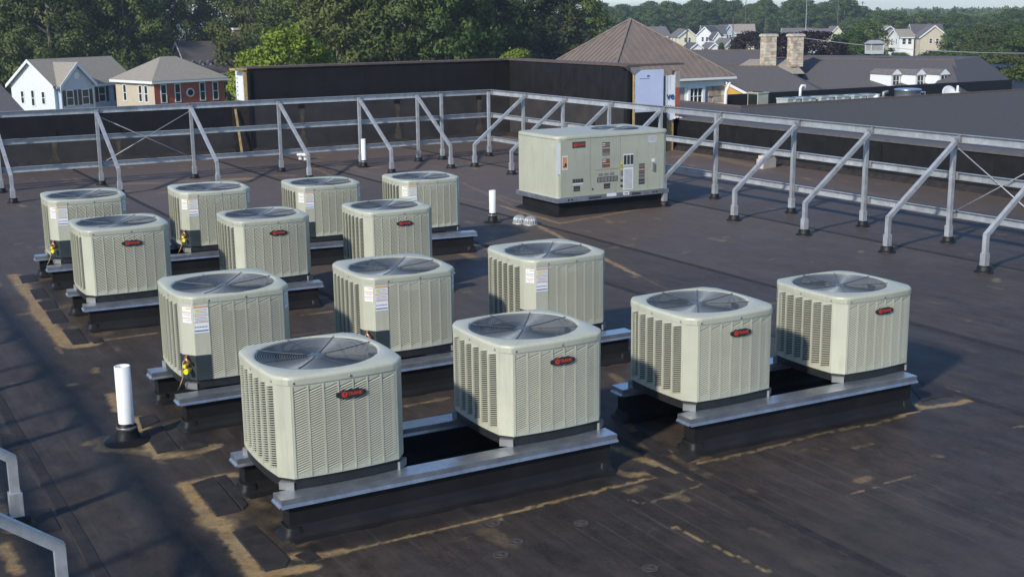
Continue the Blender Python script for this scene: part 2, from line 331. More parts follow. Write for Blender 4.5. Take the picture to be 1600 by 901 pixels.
def build_roof():
    xs = np.concatenate([np.linspace(-14, -.6, 8)[:-1], np.arange(-.6, 9.0, .026), np.arange(9.0, 10.4, .04), np.arange(10.4, RX1, .07), [RX1]])
    ys = np.concatenate([np.linspace(-8, 5, 8)[:-1], np.arange(5, 12, .024), np.arange(12, 29.5, .07), [RY1]])
    X, Y = np.meshgrid(xs, ys); ny, nx = X.shape
    stn = np.zeros_like(X)
    JX = X+.007*np.sin(9.1*X+4*Y)+.005*np.sin(23*Y-11*X)+.005*np.sin(51*X+37*Y)+.006*np.sin(83*X-64*Y); JY = Y+.007*np.sin(8.3*Y-5*X+1)+.005*np.sin(21*X+13*Y+2)+.005*np.sin(47*Y-41*X)+.006*np.sin(79*Y+58*X)
    for pl, w, s in STAIN:
        pa = np.array(pl); x0, y0 = pa.min(0)-4*w-.08; x1, y1 = pa.max(0)+4*w+.08
        i0, i1 = np.searchsorted(xs, (x0, x1)); j0, j1 = np.searchsorted(ys, (y0, y1))
        if i1 <= i0 or j1 <= j0: continue
        sx, sy = JX[j0:j1, i0:i1], JY[j0:j1, i0:i1]
        d = np.full(sx.shape, 9e9)
        for a, b in zip(pl[:-1], pl[1:]): d = np.minimum(d, seg_dist(sx, sy, a, b))
        v = s*np.maximum(np.clip(1.5-d/w*1.0, 0, 1), .34*np.clip(1-d/(3.2*w+.03), 0, 1)); stn[j0:j1, i0:i1] = np.maximum(stn[j0:j1, i0:i1], v)
    for sx in SEAMX[1:]:
        stn = np.maximum(stn, .16*np.clip(1.5-np.abs(X-sx-.03)/.02, 0, 1))
    for sy in (11.7, 18.9, 22.4, 27.2):
        stn = np.maximum(stn, .22*np.clip(1.5-np.abs(Y-sy)/.03, 0, 1))
    tone = np.zeros_like(X); hs = [.10, .05, .30, .12, .34, .18, .42, .22]
    for k, sx in enumerate(SEAMX): tone = np.where(X > sx, hs[k], tone)
    tone = tone*np.clip((Y-5)/9, .15, 1)+.42*np.clip((Y-11)/12, 0, 1)  # sheet tones, plus painted lightening with distance for grazing sheen and dust
    wet = np.zeros_like(X)
    for pl, w in (([(398,800),(425,830),(452,850)], .10), ([(345,770),(375,790)], .10), ([(985,690),(1030,712),(1080,728)], .07), ([(930,735),(960,742)], .10), ([(270,655),(320,665),(300,700)], .12), ([(1435,606),(1480,618)], .06), ([(125,480),(150,515)], .16), ([(80,440),(110,470)], .16), ([(500,850),(700,805),(930,755)], .10), ([(1100,715),(1390,652)], .08)):
        q = poly_px(pl); d = np.full(X.shape, 9e9)
        for a, b in zip(q[:-1], q[1:]): d = np.minimum(d, seg_dist(X, Y, a, b))
        wet = np.maximum(wet, .75*np.clip(1.5-d/w, 0, 1))
    V = np.stack([X.ravel(), Y.ravel(), np.zeros(X.size)], 1)
    idx = np.arange(nx*ny).reshape(ny, nx)
    Q = np.stack([idx[:-1, :-1], idx[:-1, 1:], idx[1:, 1:], idx[1:, :-1]], -1).reshape(-1, 4)
    # skirt down to the ground so the roof is the top of a building
    c = [idx[0, 0], idx[0, -1], idx[-1, -1], idx[-1, 0]]; n0 = len(V)
    low = np.array([[V[i][0], V[i][1], GZ] for i in c]); top = np.array([[V[i][0], V[i][1], -.002] for i in c]); V = np.concatenate([V, low, top])
    sk = np.array([[n0+a, n0+(a+1) % 4, n0+4+(a+1) % 4, n0+4+a] for a in range(4)]); Q = np.concatenate([Q, sk])
    me = bpy.data.meshes.new('flat_roof'); me.vertices.add(len(V)); me.vertices.foreach_set('co', V.astype(np.float32).ravel())
    me.loops.add(Q.size); me.loops.foreach_set('vertex_index', Q.astype(np.int32).ravel())
    me.polygons.add(len(Q)); me.polygons.foreach_set('loop_start', np.arange(0, Q.size, 4, dtype=np.int32)); me.polygons.foreach_set('loop_total', np.full(len(Q), 4, np.int32))
    me.update(calc_edges=True)
    for nm, arr in (('stain', stn), ('tone', tone), ('wet', wet)):
        a = me.attributes.new(nm, 'FLOAT', 'POINT'); a.data.foreach_set('value', np.concatenate([arr.ravel(), np.zeros(8)]).astype(np.float32))
    me.materials.append(roof_material()); o = obj('flat_roof', me); return struct(o)
ROOF = build_roof()

for sx in SEAMX[1:]:
    mb = MB(); n = 60
    for k in range(n):
        ya, yb = 3+26.3*k/n, 3+26.3*(k+1)/n; wa, wb = .004*math.sin(k*1.7+sx), .004*math.sin((k+1)*1.7+sx)
        mb.quad((sx-.05+wa, ya, .0006), (sx-.04+wa, ya, .006), (sx-.04+wb, yb, .006), (sx-.05+wb, yb, .0006)); mb.quad((sx-.04+wa, ya, .006), (sx+.035+wa, ya, .004), (sx+.035+wb, yb, .004), (sx-.04+wb, yb, .006)); mb.quad((sx+.035+wa, ya, .004), (sx+.04+wa, ya, .0006), (sx+.04+wb, yb, .0006), (sx+.035+wb, yb, .004))
    mb.build('lap_seam', PATCH, ROOF)
FAST = MB(); FAST.lathe([(.052, .0006), (.050, .004), (.043, .005), (.038, .002), (.012, .002), (.010, .006), (0, .007)], 20, cap_top=False); FASTM = FAST.mesh('fastener_plate', mat('fastener_dust', (.052, .043, .036), .7, var=.5, scale=30))
for q in ((771,817),(806,846),(783,866),(908,817),(1016,887)):
    o = obj('fastener_plate', FASTM, ROOF, on_z(*q)); o.location.z = .0003
def patch(pts, t=.008, m=PATCH):
    q = poly_px(pts); a = sum(q[i][0]*q[(i+1) % len(q)][1]-q[(i+1) % len(q)][0]*q[i][1] for i in range(len(q)))
    if a < 0: q = q[::-1]
    cx = sum(p[0] for p in q)/len(q); cy = sum(p[1] for p in q)/len(q)
    mb = MB(); inn = [(cx+(x-cx)*.93, cy+(y-cy)*.93) for x, y in q]; n = len(q)
    mb.poly([(x, y, t) for x, y in inn])
    for i in range(n):
        j = (i+1) % n; mb.quad((*q[i], .001), (*q[j], .001), (*inn[j], t), (*inn[i], t))
    return mb.build('membrane_patch', m, ROOF)
for p in ([(298,756),(333,744),(379,798),(339,807)], [(362,831),(398,820),(455,874),(448,886),(414,893)], [(335,745),(352,741),(388,790),(381,797)],
          [(460,868),(485,858),(502,872),(478,880)], [(222,673),(252,664),(281,702),(246,709)], [(216,652),(240,647),(250,658),(222,670)],
          [(282,697),(310,690),(326,697),(286,704)], [(97,516),(122,513),(139,536),(114,539)], [(71,487),(94,484),(108,503),(82,506)], [(142,533),(158,528),(163,533),(147,537)],
          [(46,453),(67,450),(78,465),(55,468)], [(29,432),(53,428),(61,439),(35,443)], [(58,472),(85,469),(92,482),(68,484)],
          [(0,678),(26,678),(33,701),(6,707)], [(43,798),(78,793),(96,827),(58,834)], [(982,676),(1002,672),(1052,710),(1030,714)], [(1005,735),(1030,729),(1056,742),(1030,748)],
          [(1048,708),(1075,702),(1092,716),(1072,724)], [(1420,604),(1450,600),(1492,616),(1440,628)], [(290,640),(318,634),(330,643),(300,650)]):
    patch(p)

# ------------------------------------------------------------------ condensing unit
A_, B_, FX, FY, BULGE = .455, .465, .36, .35, .022
Z0, Z1, ZT = .074, .690, .742
def side_pt(face, u, off=0.0):
    """u runs left to right when the face is seen from outside; returns x, y"""
    half = FX if face in 'fb' else FY; ext = B_ if face in 'fb' else A_
    e = ext-BULGE*(u/half)**2+off
    return {'f': (u, -e), 'b': (-u, e), 'l': (-e, -u), 'r': (e, u)}[face]
def outline(sc=1.0, n=8):
    P = []
    for face in 'frbl':
        half = FX if face in 'fb' else FY
        for i in range(n+1): P.append(side_pt(face, -half+2*half*i/n))
    return [(x*sc, y*sc) for x, y in P]
CCY, CRAD = .042, .400
def radial_outline(sc, nseg=96):
    P = outline(1.0, 10); out = []
    for k in range(nseg):
        a = 2*math.pi*k/nseg; dx, dy = math.cos(a), math.sin(a); best = None
        for i in range(len(P)):
            x1, y1 = P[i][0]*sc, P[i][1]*sc-CCY; x2, y2 = P[(i+1) % len(P)][0]*sc, P[(i+1) % len(P)][1]*sc-CCY
            ex, ey = x2-x1, y2-y1; den = dx*ey-dy*ex
            if abs(den) < 1e-9: continue
            t = (x1*ey-y1*ex)/den; s_ = (x1*dy-y1*dx)/den
            if t > 0 and -1e-6 <= s_ <= 1+1e-6: best = t if best is None else max(best, t)
        out.append((dx*best, CCY+dy*best))
    return out
def sticker(mb, w, h, rows, tri=None):
    """flat print built in the xz plane facing -y, origin at centre"""
    mb.cur = 0; mb.quad((-w/2,0,-h/2),(w/2,0,-h/2),(w/2,0,h/2),(-w/2,0,h/2))
    for (x0, x1, z0, z1, mi) in rows:
        mb.cur = mi; mb.quad((x0*w,-.0008,z0*h),(x1*w,-.0008,z0*h),(x1*w,-.0008,z1*h),(x0*w,-.0008,z1*h))
    if tri:
        mb.cur = tri[3]; x, z, s = tri[:3]; mb.poly([((x-s)*w,-.0009,z*h),((x+s)*w,-.0009,z*h),(x*w,-.0009,z*h+s*w*1.7)])
SPRT = [WHITE, ORANGE, YELLOW, BLUE, GREYP, DARKP, BROWNP, RED]

def make_condenser():
    T = thing('condensing_unit', '', 'air conditioner', group='condensing units on the roof curbs')
    mb = MB(); mb.prism(outline(.972), .006, Z0+.004); base = mb.build('base_pan', BLACKP, T)
    for sx in (-1, 1):
        for sy in (-1, 1):
            m2 = MB(); m2.box(-.05, -.03, 0, .05, .03, .05); m2.build('foot', mat('dull_zinc', (.20, .20, .19), .6, var=.2), base, (sx*.385, sy*.385, 0), sx*sy*rad(-40))
    mb = MB(); oa, ob = outline(.925), outline(.87); nn = len(oa)
    for i in range(nn):
        j = (i+1) % nn; z0, z1 = Z0, Z1-.02
        mb.cur = 0; mb.quad((*oa[i], z0), (*oa[j], z0), (*oa[j], z1), (*oa[i], z1)); mb.quad((*oa[i], z1), (*oa[j], z1), (*ob[j], z1), (*ob[i], z1))
        mb.cur = 1; mb.quad((*ob[j], z0), (*ob[i], z0), (*ob[i], z1), (*ob[j], z1))
    mb.poly([(*q, Z0+.01) for q in ob]); mb.build('coil', [COIL, mat('inner_fins', (.11, .115, .115), .5, metal=.3, var=.3, scale=14, stretch=(1, 1, .1))], T)
    cache = {}
    zb, zt, SL = .105, .668, .026
    def face_panel(face, u0, u1, n):
        w = (u1-u0)/n; gap = .0065; mb = MB()
        def P(u, z, off=0):
            x, y = side_pt(face, u, off); return (x, y, z)
        half = FX if face in 'fb' else FY
        def plain(a, b, z0, z1, k=1):
            mb.quad(P(a, z0), P(b, z0), P(b, z1), P(a, z1))
        if u0 > -half: plain(-half, u0, Z0, Z1)
        if u1 < half: plain(u1, half, Z0, Z1)
        cols = []
        for i in range(n):
            a = u0+i*w; b = a+w; c, d = a+gap, b-gap
            mb.quad(P(a, Z0), P(c, Z0), P(c, Z1), P(a, Z1)); mb.quad(P(d, Z0), P(b, Z0), P(b, Z1), P(d, Z1))
            mb.quad(P(c, Z0), P(d, Z0), P(d, zb+SL), P(c, zb)); mb.quad(P(c, zt-SL), P(d, zt), P(d, Z1), P(c, Z1))
            # turned-in edges of the opening
            for (p, q, z0, z1, z2, z3) in ((c, c, zb, zt-SL, 0, 0), (d, d, zb+SL, zt, 0, 0)):
                mb.quad(P(p, z0), P(p, z0, -.014), P(p, z1, -.014), P(p, z1))
            # vertical bead between columns
            e = .0035
            mb.hexa([P(a-e, Z0+.01), P(a+e, Z0+.01), P(a+e, Z0+.01, .004), P(a-e, Z0+.01, .004), P(a-e, Z1-.012), P(a+e, Z1-.012), P(a+e, Z1-.012, .004), P(a-e, Z1-.012, .004)])
            cols.append((c, d))
        mb.cur = 0
        pan = mb.build('side_panel', CREAM, T)
        for c, d in cols:
            key = (round(d-c, 5), face in 'lr')
            x0, y0 = side_pt(face, c); x1, y1 = side_pt(face, d); L = math.hypot(x1-x0, y1-y0)
            if key not in cache:
                m2 = MB(); h = L/2; hs_ = .0056 if face in 'lr' else .0073; nn = 34; pitch = (zt-SL-zb-.002)/nn
                for k in range(nn):
                    z = zb+.003+k*pitch
                    m2.quad((-h, -.0035, z), (h, -.0035, z+SL), (h, .0035, z+SL+hs_), (-h, .0035, z+hs_))
                cache[key] = m2.mesh('louver_column', CREAM)
            o = obj('louver_column', cache[key], pan, ((x0+x1)/2, (y0+y1)/2, 0), math.atan2(y1-y0, x1-x0))
        return pan
    fp = face_panel('f', -.347, .347, 7); face_panel('l', -.338, .338, 6); face_panel('b', -.245, .347, 6); face_panel('r', -.338, .29, 6)
    # plain corner panels
    for a, b, full in (('l', 'f', True), ('f', 'r', True), ('b', 'l', True)):
        ha = FY if a in 'lr' else FX; hb = FY if b in 'lr' else FX
        p = side_pt(a, ha); q = side_pt(b, -hb); mb = MB()
        def off(pt, k): return (pt[0]*k, pt[1]*k)
        mb.sm = False; mb.prism([p, q, off(q, .93), off(p, .93)], Z0, Z1+.005); mb.build('corner_panel', CREAM, T)
    # service corner between right and back: wraps a little past the chamfer
    p = side_pt('r', FY); q = side_pt('b', -FX); s0 = side_pt('r', .29, .003); s1 = side_pt('b', -.245, .004)
    o_ = [s0, (p[0]+.003, p[1]+.001), (q[0]+.002, q[1]+.003), s1]
    inn = [(x*.93, y*.93) for x, y in o_]
    mb = MB()
    for i in range(3): mb.hexa([(*o_[i], .275), (*o_[i+1], .275), (*inn[i+1], .275), (*inn[i], .275), (*o_[i], Z1+.003), (*o_[i+1], Z1+.003), (*inn[i+1], Z1+.003), (*inn[i], Z1+.003)])
    sp = mb.build('service_panel', CREAM, T)
    mb = MB()
    deep = [(x*.96, y*.96) for x, y in o_]
    o2 = [(x*1.006, y*1.006) for x, y in o_]
    for i in range(3): mb.hexa([(*o2[i], Z0+.002), (*o2[i+1], Z0+.002), (*deep[i+1], Z0+.002), (*deep[i], Z0+.002), (*o2[i], .273), (*o2[i+1], .273), (*deep[i+1], .273), (*deep[i], .273)])
    rec = mb.build('recess_shade_plate', mat('recess_shade_grey', (.030, .042, .045), .45, var=.2), T)  # dark plate paints the shade of the open service recess
    # valves with yellow caps and wiring hang in front of the plate
    cx, cy = (p[0]+q[0])/2, (p[1]+q[1])/2; nx, ny = .787, .618; tx, ty = -.618, .787
    def at(u, d, z): return (cx+tx*u+nx*d, cy+ty*u+ny*d, z)
    mb = MB(); mb.tube([at(-.005, .0, .205), at(-.005, .05, .20)], .014, 10); mb.tube([at(.01, .0, .165), at(.01, .045, .162)], .018, 10); mb.build('valve', BRASS, T)
    mb = MB(); mb.tube([at(.01, .045, .162), at(.012, .08, .158)], .021, 12); mb.build('valve_cap', YELLOW, T)
    mb = MB(); mb.tube([at(-.005, .05, .20), at(-.006, .072, .198)], .015, 10); mb.build('valve_cap', YELLOW, T)
    mb = MB(); mb.tube([at(-.012, .03, .255), at(-.03, .05, .225), at(-.035, .055, .17), at(-.03, .06, .11), at(-.05, .08, .04), at(-.07, .09, .004)], .0045, 6); mb.build('cable', mat('tan_cable', (.45, .27, .10), .5), T)
    mb = MB(); mb.tube([at(-.02, .02, .27), at(-.005, .045, .255), at(.02, .05, .235), at(.03, .03, .21)], .012, 8); mb.build('copper_fitting', mat('copper', (.55, .25, .13), .35, metal=.8), T)
    # stickers on the service corner (seen from +y side)
    def put(mbs, name, xy0, xy1, f, z, outw=.0022):
        x = xy0[0]+(xy1[0]-xy0[0])*f; y = xy0[1]+(xy1[1]-xy0[1])*f; dx, dy = xy1[0]-xy0[0], xy1[1]-xy0[1]; l = math.hypot(dx, dy); n_ = (dy/l, -dx/l)
        o = mbs.build(name, SPRT, sp, (x+n_[0]*outw, y+n_[1]*outw, z), math.atan2(dy, dx)); return o
    m2 = MB(); rows = [(-.48, .48, .42, .485, 1)] + [(-.48, .48, z, z+.03, 1) for z in (.14, -.12)] + [(-.42, .42, z, z+.014, 4) for z in (.36, .31, .26, .21, .08, .03, -.02, -.07)] + [(-.45+.11*k, -.38+.11*k, -.30, -.26, 3) for k in range(8)] + [(-.48, .45, -.44, -.40, 3)]
    sticker(m2, .112, .215, rows, (-.26, .26, .16, 2)); put(m2, 'warning_label', o_[2], o_[3], .50, .56)
    m2 = MB(); rows = [(-.48, .48, .15, .20, 1), (-.48, .48, -.22, -.17, 1)] + [(-.42, .42, z, z+.018, 4) for z in (.08, .02, -.05, -.30, -.37)] + [(-.1, .45, .38, .44, 1)]
    sticker(m2, .082, .125, rows, (-.28, .28, .12, 2)); put(m2, 'warning_label', o_[1], o_[2], .52, .595)
    # rating plate on the far corner
    m2 = MB(); sticker(m2, .075, .12, [(-.4, .4, z, z+.03, 4) for z in (.35, .25, .15, .05, -.1, -.2, -.3)])
    p3, q3 = side_pt('b', FX), side_pt('l', -FY); o3 = m2.build('rating_plate', SPRT, T, ((p3[0]+q3[0])/2-.0025, (p3[1]+q3[1])/2+.0025, .62), math.atan2(q3[1]-p3[1], q3[0]-p3[0]))
    # white tag on the base
    m2 = MB(); sticker(m2, .03, .03, [(-.35, .35, .05, .2, 4), (-.35, .35, -.25, -.1, 4)])
    x, y = side_pt('l', .12, -.0145); m2.build('base_tag', SPRT, base, (x, y, .040), rad(-90))
    # top cover
    ns = 96; mb = MB(); rows = []
    for sc, z in ((1.012, Z1-.004), (1.016, Z1+.03), (1.010, Z1+.046), (.990, ZT)): rows.append([(x, y, z) for x, y in radial_outline(sc, ns)])
    for r, z in ((CRAD+.022, ZT+.001), (CRAD+.008, ZT-.003), (CRAD, ZT-.014), (CRAD-.004, ZT-.15)):
        rows.append([(r*math.cos(2*math.pi*k/ns), CCY+r*math.sin(2*math.pi*k/ns), z) for k in range(ns)])
    n0 = 0
    for rw in rows: mb.v += rw
    for i in range(len(rows)-1):
        for k in range(ns):
            l = (k+1) % ns; mb.f.append((i*ns+k, i*ns+l, (i+1)*ns+l, (i+1)*ns+k)); mb.mi.append(1 if i == len(rows)-2 else 0); mb.smooth.append(i >= 1)
    top = mb.build('top_cover', [CREAM, mat('shroud_grey', (.22, .22, .20), .5)], T)
    for face, us in (('f', (-.34, .03)), ('l', (.33, -.02)), ('b', (-.24, .05)), ('r', (.1,))):
        for u in us:
            x, y = side_pt(face, u, .0075); m2 = MB(); m2.lathe([(.0085, 0), (.008, .003), (.004, .0045)], 10)
            s_ = m2.build('screw', SCREW, top, (x, y, Z1+.012)); ang = {'f': -90, 'l': 180, 'b': 90, 'r': 0}[face]
            s_.rotation_euler = (0, rad(90), rad(ang))
    # wire fan guard
    mb = MB(); nr = 21
    for i in range(nr):
        r = .062+(CRAD-.006-.062)*i/(nr-1); z = ZT-.004-.020*(1-(r/CRAD)**2)*1.0
        mb.tube([(r*math.cos(2*math.pi*k/56), CCY+r*math.sin(2*math.pi*k/56), z) for k in range(56)], .0021, 5, closed=True)
    mb.cur = 1
    for k in range(8):
        a = 2*math.pi*(k+.18)/8; pts = []
        for r in np.linspace(.04, CRAD+.012, 7): pts.append((r*math.cos(a), CCY+r*math.sin(a), ZT-.0005-.020*(1-(r/CRAD)**2)))
        mb.tube(pts, .0032, 6)
    g = mb.build('fan_guard', [WIRE, RIBM], T)
    mb = MB(); mb.lathe([(.066, ZT-.030), (.064, ZT-.022), (.03, ZT-.017), (.0, ZT-.016)], 20, (0, CCY), cap_top=False); mb.build('guard_hub', mat('hub_grey', (.12, .135, .155), .45, metal=.2), g)
    # fan
    mb = MB(); mb.lathe([(.075, .44), (.075, .60), (.05, .62), (.0, .622)], 20, (0, CCY), cap_top=False); fan = mb.build('fan_motor', mat('motor_black', (.02, .02, .022), .4), T)
    mb = MB(); nb = 7
    P = [[None]*(nb) for _ in range(6)]
    for i, r in enumerate(np.linspace(.07, .375, 6)):
        for j, t in enumerate(np.linspace(-.5, .5, nb)):
            a = t*(1.25 if i else .8)+.25*(i/5); P[i][j] = (r*math.cos(a), r*math.sin(a), .615+.085*t*(1-.25*i/5)-.018*math.cos(t*3))
    for i in range(5):
        for j in range(nb-1): mb.sm = True; mb.quad(P[i][j], P[i+1][j], P[i+1][j+1], P[i][j+1])
    bl = mb.mesh('fan_blade', FANM)
    for k in range(3): obj('fan_blade', bl, fan, (0, CCY, 0), rad(35+120*k))
    # badge
    mb = MB(); pts = []; w, h = .086, .027
    for a in np.linspace(-90, 90, 9): pts.append((w+.016*math.cos(rad(a)), h*.62*math.sin(rad(a))))
    pts += [(w*.72, h*.75), (w*.66, h), (-w*.66, h), (-w*.72, h*.75)]
    for a in np.linspace(90, 270, 9): pts.append((-w+.016*math.cos(rad(a)), h*.62*math.sin(rad(a))))
    pts += [(-w*.72, -h*.75), (-w*.66, -h), (w*.66, -h), (w*.72, -h*.75)]
    mb.prism(pts, 0, .007); me = mb.mesh('badge', mat('badge_black', (.03, .032, .037), .4))
    xb, yb = side_pt('f', .03, .0045); bd = obj('badge', me, T, (xb, yb, .585)); bd.rotation_euler = (rad(90), 0, 0)
    mb = MB(); mb.lathe([(.0195, .007), (.0195, .0085)], 24); obj('badge_disc', mb.mesh('badge_disc', RED), bd, (-.045, 0, 0))
    tm = text_mesh('T', .026, .0006, bold=.0006); tm.materials.append(mat('badge_black', (0, 0, 0))); obj('badge_initial', tm, bd, (-.045, 0, .0092))
    tm = text_mesh('TRANE', .031, .0006, bold=.0008); tm.materials.append(RED); obj('badge_lettering', tm, bd, (.026, -.001, .0078))
    return T

HR = .27                                                   # top of the curb caps
UNIT0 = make_condenser()
UNITS = [((493,551),0,'badge-fronted condenser at the long front row end that faces the tall white pipe'),
 ((815,504.6),0,'badge-fronted condenser second from the tall white pipe in the row of four'),
 ((1087,466),0,'badge-fronted condenser third from the tall white pipe in the row of four'),
 ((1309,435),0,'badge-fronted condenser ending the row of four, farthest from the tall white pipe'),
 ((350,447.5),1,'sticker-cornered condenser right beside the tall white pipe, yellow valve caps showing'),
 ((617,417),1,'sticker-cornered condenser in the middle of the row of three with stickers'),
 ((857,392),1,'sticker-cornered condenser alone on a short curb pair, ending its row of three'),
 ((183,350.5),0,'badge-fronted condenser at the roof edge end of the row of three badges'),
 ((407,333),0,'badge-fronted condenser in the middle of the row of three badges'),
 ((600,319),0,'badge-fronted condenser alone on a short curb pair, ending the three-badge row'),
 ((131,309.5),1,'sticker-cornered condenser at the roof edge, first in the row along the steel frame'),
 ((327.5,296),1,'sticker-cornered condenser second from the roof edge in the row along the steel frame'),
 ((502.5,285),1,'sticker-cornered condenser third from the roof edge in the row along the steel frame'),
 ((659,275.5),1,'sticker-cornered condenser ending the row along the steel frame, near the short white pipe')]
UPOS = []
for i, (px, flip, lab) in enumerate(UNITS):
    u = UNIT0 if i == 0 else copy_tree(UNIT0)
    p = on_z(px[0], px[1], 1.0); rz = rad([-.6, -.8, -1.2, -1.6, -3, -3.2][(0 if i < 4 else 1+(i > 3)+(i > 6)+(i > 9))])
    off = -.062 if not flip else .05
    u.location = (p.x-off*0, p.y+off, HR); u.rotation_euler = (0, 0, rz+(math.pi if flip else 0)); u['label'] = lab; sc = [1, .97, .965, .945, 1.03, 1, 1, 1.04, .99, .98, 1.05, 1.03, 1, .99][i]; u.scale = (sc, sc, sc)
    UPOS.append((p.x, p.y+off, rz))

# ------------------------------------------------------------------ curbs (equipment rails)
CURB_N = 0
def curb(a, b, label):
    a = Vector((a[0], a[1], 0)); b = Vector((b[0], b[1], 0)); d = b-a; L = d.length
    T = thing('equipment_curb', label, 'curb', tuple(a), math.atan2(d.y, d.x), 'capped curbs under the condensers')
    w = .066
    mb = MB(); nseg = 14
    prof = [(-.150, .003), (-.105, .012), (-.078, .04), (-w, .085), (-w, .222)]
    prof = prof+[(-x, z) for x, z in prof[::-1]]
    rows = []
    for i in range(nseg+1):
        t = i/nseg; x = .05+t*(L-.10); rows.append([(x, y*(1+.10*math.sin(i*2.3+L*3)*(abs(y) > .08)), z) for y, z in prof])
    for i in range(nseg):
        for k in range(len(prof)-1): mb.sm = True; mb.quad(rows[i][k], rows[i+1][k], rows[i+1][k+1], rows[i][k+1])
    mb.sm = False; mb.poly(rows[0][::-1]); mb.poly(rows[-1])
    mb.build('curb_body', RUBBER, T)
    # end flashings: upright wrap and round foot
    for x, s in ((.05, -1), (L-.05, 1)):
        m2 = MB(); m2.lathe([(.140, .0), (.132, .012), (.112, .024), (.100, .045), (.092, .075), (.085, .10)], 24, rfun=lambda a, z: .92/(abs(math.cos(a))**4+abs(math.sin(a))**4)**.25)
        e = m2.build('end_flashing', BOOT, T, (x-s*.035, 0, .002)); e.scale = (.72, .98, .75)
    mb = MB(); hw = .081; t0 = HR-.048
    mb.box(0, -hw, t0, L, hw, HR)
    mb.hexa([(-.004, -hw-.014, t0-.007), (L+.004, -hw-.014, t0-.007), (L, -hw, t0), (0, -hw, t0), (-.004, -hw-.013, t0-.001), (L+.004, -hw-.013, t0-.001), (L, -hw, t0+.012), (0, -hw, t0+.012)])
    mb.hexa([(0, hw, t0), (L, hw, t0), (L+.004, hw+.014, t0-.007), (-.004, hw+.014, t0-.007), (0, hw, t0+.012), (L, hw, t0+.012), (L+.004, hw+.013, t0-.001), (-.004, hw+.013, t0-.001)])
    mb.hexa([(-.014, -hw, t0-.007), (0, -hw, t0), (0, hw, t0), (-.014, hw, t0-.007), (-.013, -hw, t0-.001), (0, -hw, t0+.012), (0, hw, t0+.012), (-.013, hw, t0-.001)])
    mb.hexa([(L, -hw, t0), (L+.014, -hw, t0-.007), (L+.014, hw, t0-.007), (L, hw, t0), (L, -hw, t0+.012), (L+.013, -hw, t0-.001), (L+.013, hw, t0-.001), (L, hw, t0+.012)])
    mb.build('metal_cap', GALV, T); return T
def rails(units, x0, x1, names, df=-.49, db=.38):
    xs = [UPOS[i] for i in units]; n = len(xs); mx = sum(u[0] for u in xs)/n; my = sum(u[1] for u in xs)/n
    sl_ = (xs[-1][1]-xs[0][1])/(xs[-1][0]-xs[0][0]) if n > 1 else math.tan(xs[0][2])
    for s, nm in ((df, names[0]), (db, names[1])):
        y = my+s; curb((x0, y+sl_*(x0-mx)), (x1, y+sl_*(x1-mx)), nm)
rails((0, 1), 2.38, 4.86, ('metal-capped curb under the badge side of the two condensers nearest the tall pipe', 'metal-capped curb under the rear of the two badge condensers nearest the tall pipe'))
rails((2, 3), 5.50, 7.76, ('metal-capped curb under the badge side of the two condensers farthest from tall pipe', 'metal-capped curb under the rear of the two badge condensers farthest from tall pipe'))
rails((4, 5), 2.42, 5.0, ('metal-capped curb below the sticker corners of the two condensers by the tall pipe', 'metal-capped curb below the rear of the two sticker condensers by the tall pipe'), -.56, .30)
rails((6,), 5.5, 6.66, ('short metal-capped curb below the sticker corner of the lone condenser', 'short metal-capped curb below the rear of the lone sticker condenser'), -.56, .30)
rails((7, 8), 2.46, 5.02, ('metal-capped curb under badges of the first two units in the three-badge row', 'metal-capped curb under the rear of the first two units in the three-badge row'), -.52, .33)
rails((9,), 5.55, 6.6, ('short metal-capped curb under the badge side of the last three-badge-row unit', 'short metal-capped curb under the rear of the last three-badge-row unit'), -.52, .33)
rails((10, 11), 2.52, 5.15, ('metal-capped curb under the roof-edge half of the row along the steel frame', 'rear metal-capped curb under the roof-edge half of the row along the steel frame'), -.56, .28)
rails((12, 13), 5.6, 8.05, ('metal-capped curb under the two frame-row condensers nearest the rooftop unit', 'rear metal-capped curb under the two frame-row condensers nearest the rooftop unit'), -.56, .28)

# ------------------------------------------------------------------ steel screen frames
HF, TUBE = 1.50, .058
def channel(mb, a, b, zc, h, out, fl=.045, t=.006):
    """C-channel, web away from the posts, flanges towards the inside; out = unit vector to the outside"""
    a = Vector((a[0], a[1], 0)); b = Vector((b[0], b[1], 0)); o = Vector((out[0], out[1], 0))
    def slab(o0, o1, z0, z1): mb.hexa([a+o*o0+Vector((0,0,z0)), b+o*o0+Vector((0,0,z0)), b+o*o1+Vector((0,0,z0)), a+o*o1+Vector((0,0,z0)), a+o*o0+Vector((0,0,z1)), b+o*o0+Vector((0,0,z1)), b+o*o1+Vector((0,0,z1)), a+o*o1+Vector((0,0,z1))])
    w0 = TUBE/2+fl+.004
    slab(w0, w0+t, zc-h/2, zc+h/2); slab(TUBE/2+.004, w0-.0005, zc+h/2-t, zc+h/2); slab(TUBE/2+.004, w0-.0005, zc-h/2, zc-h/2+t)
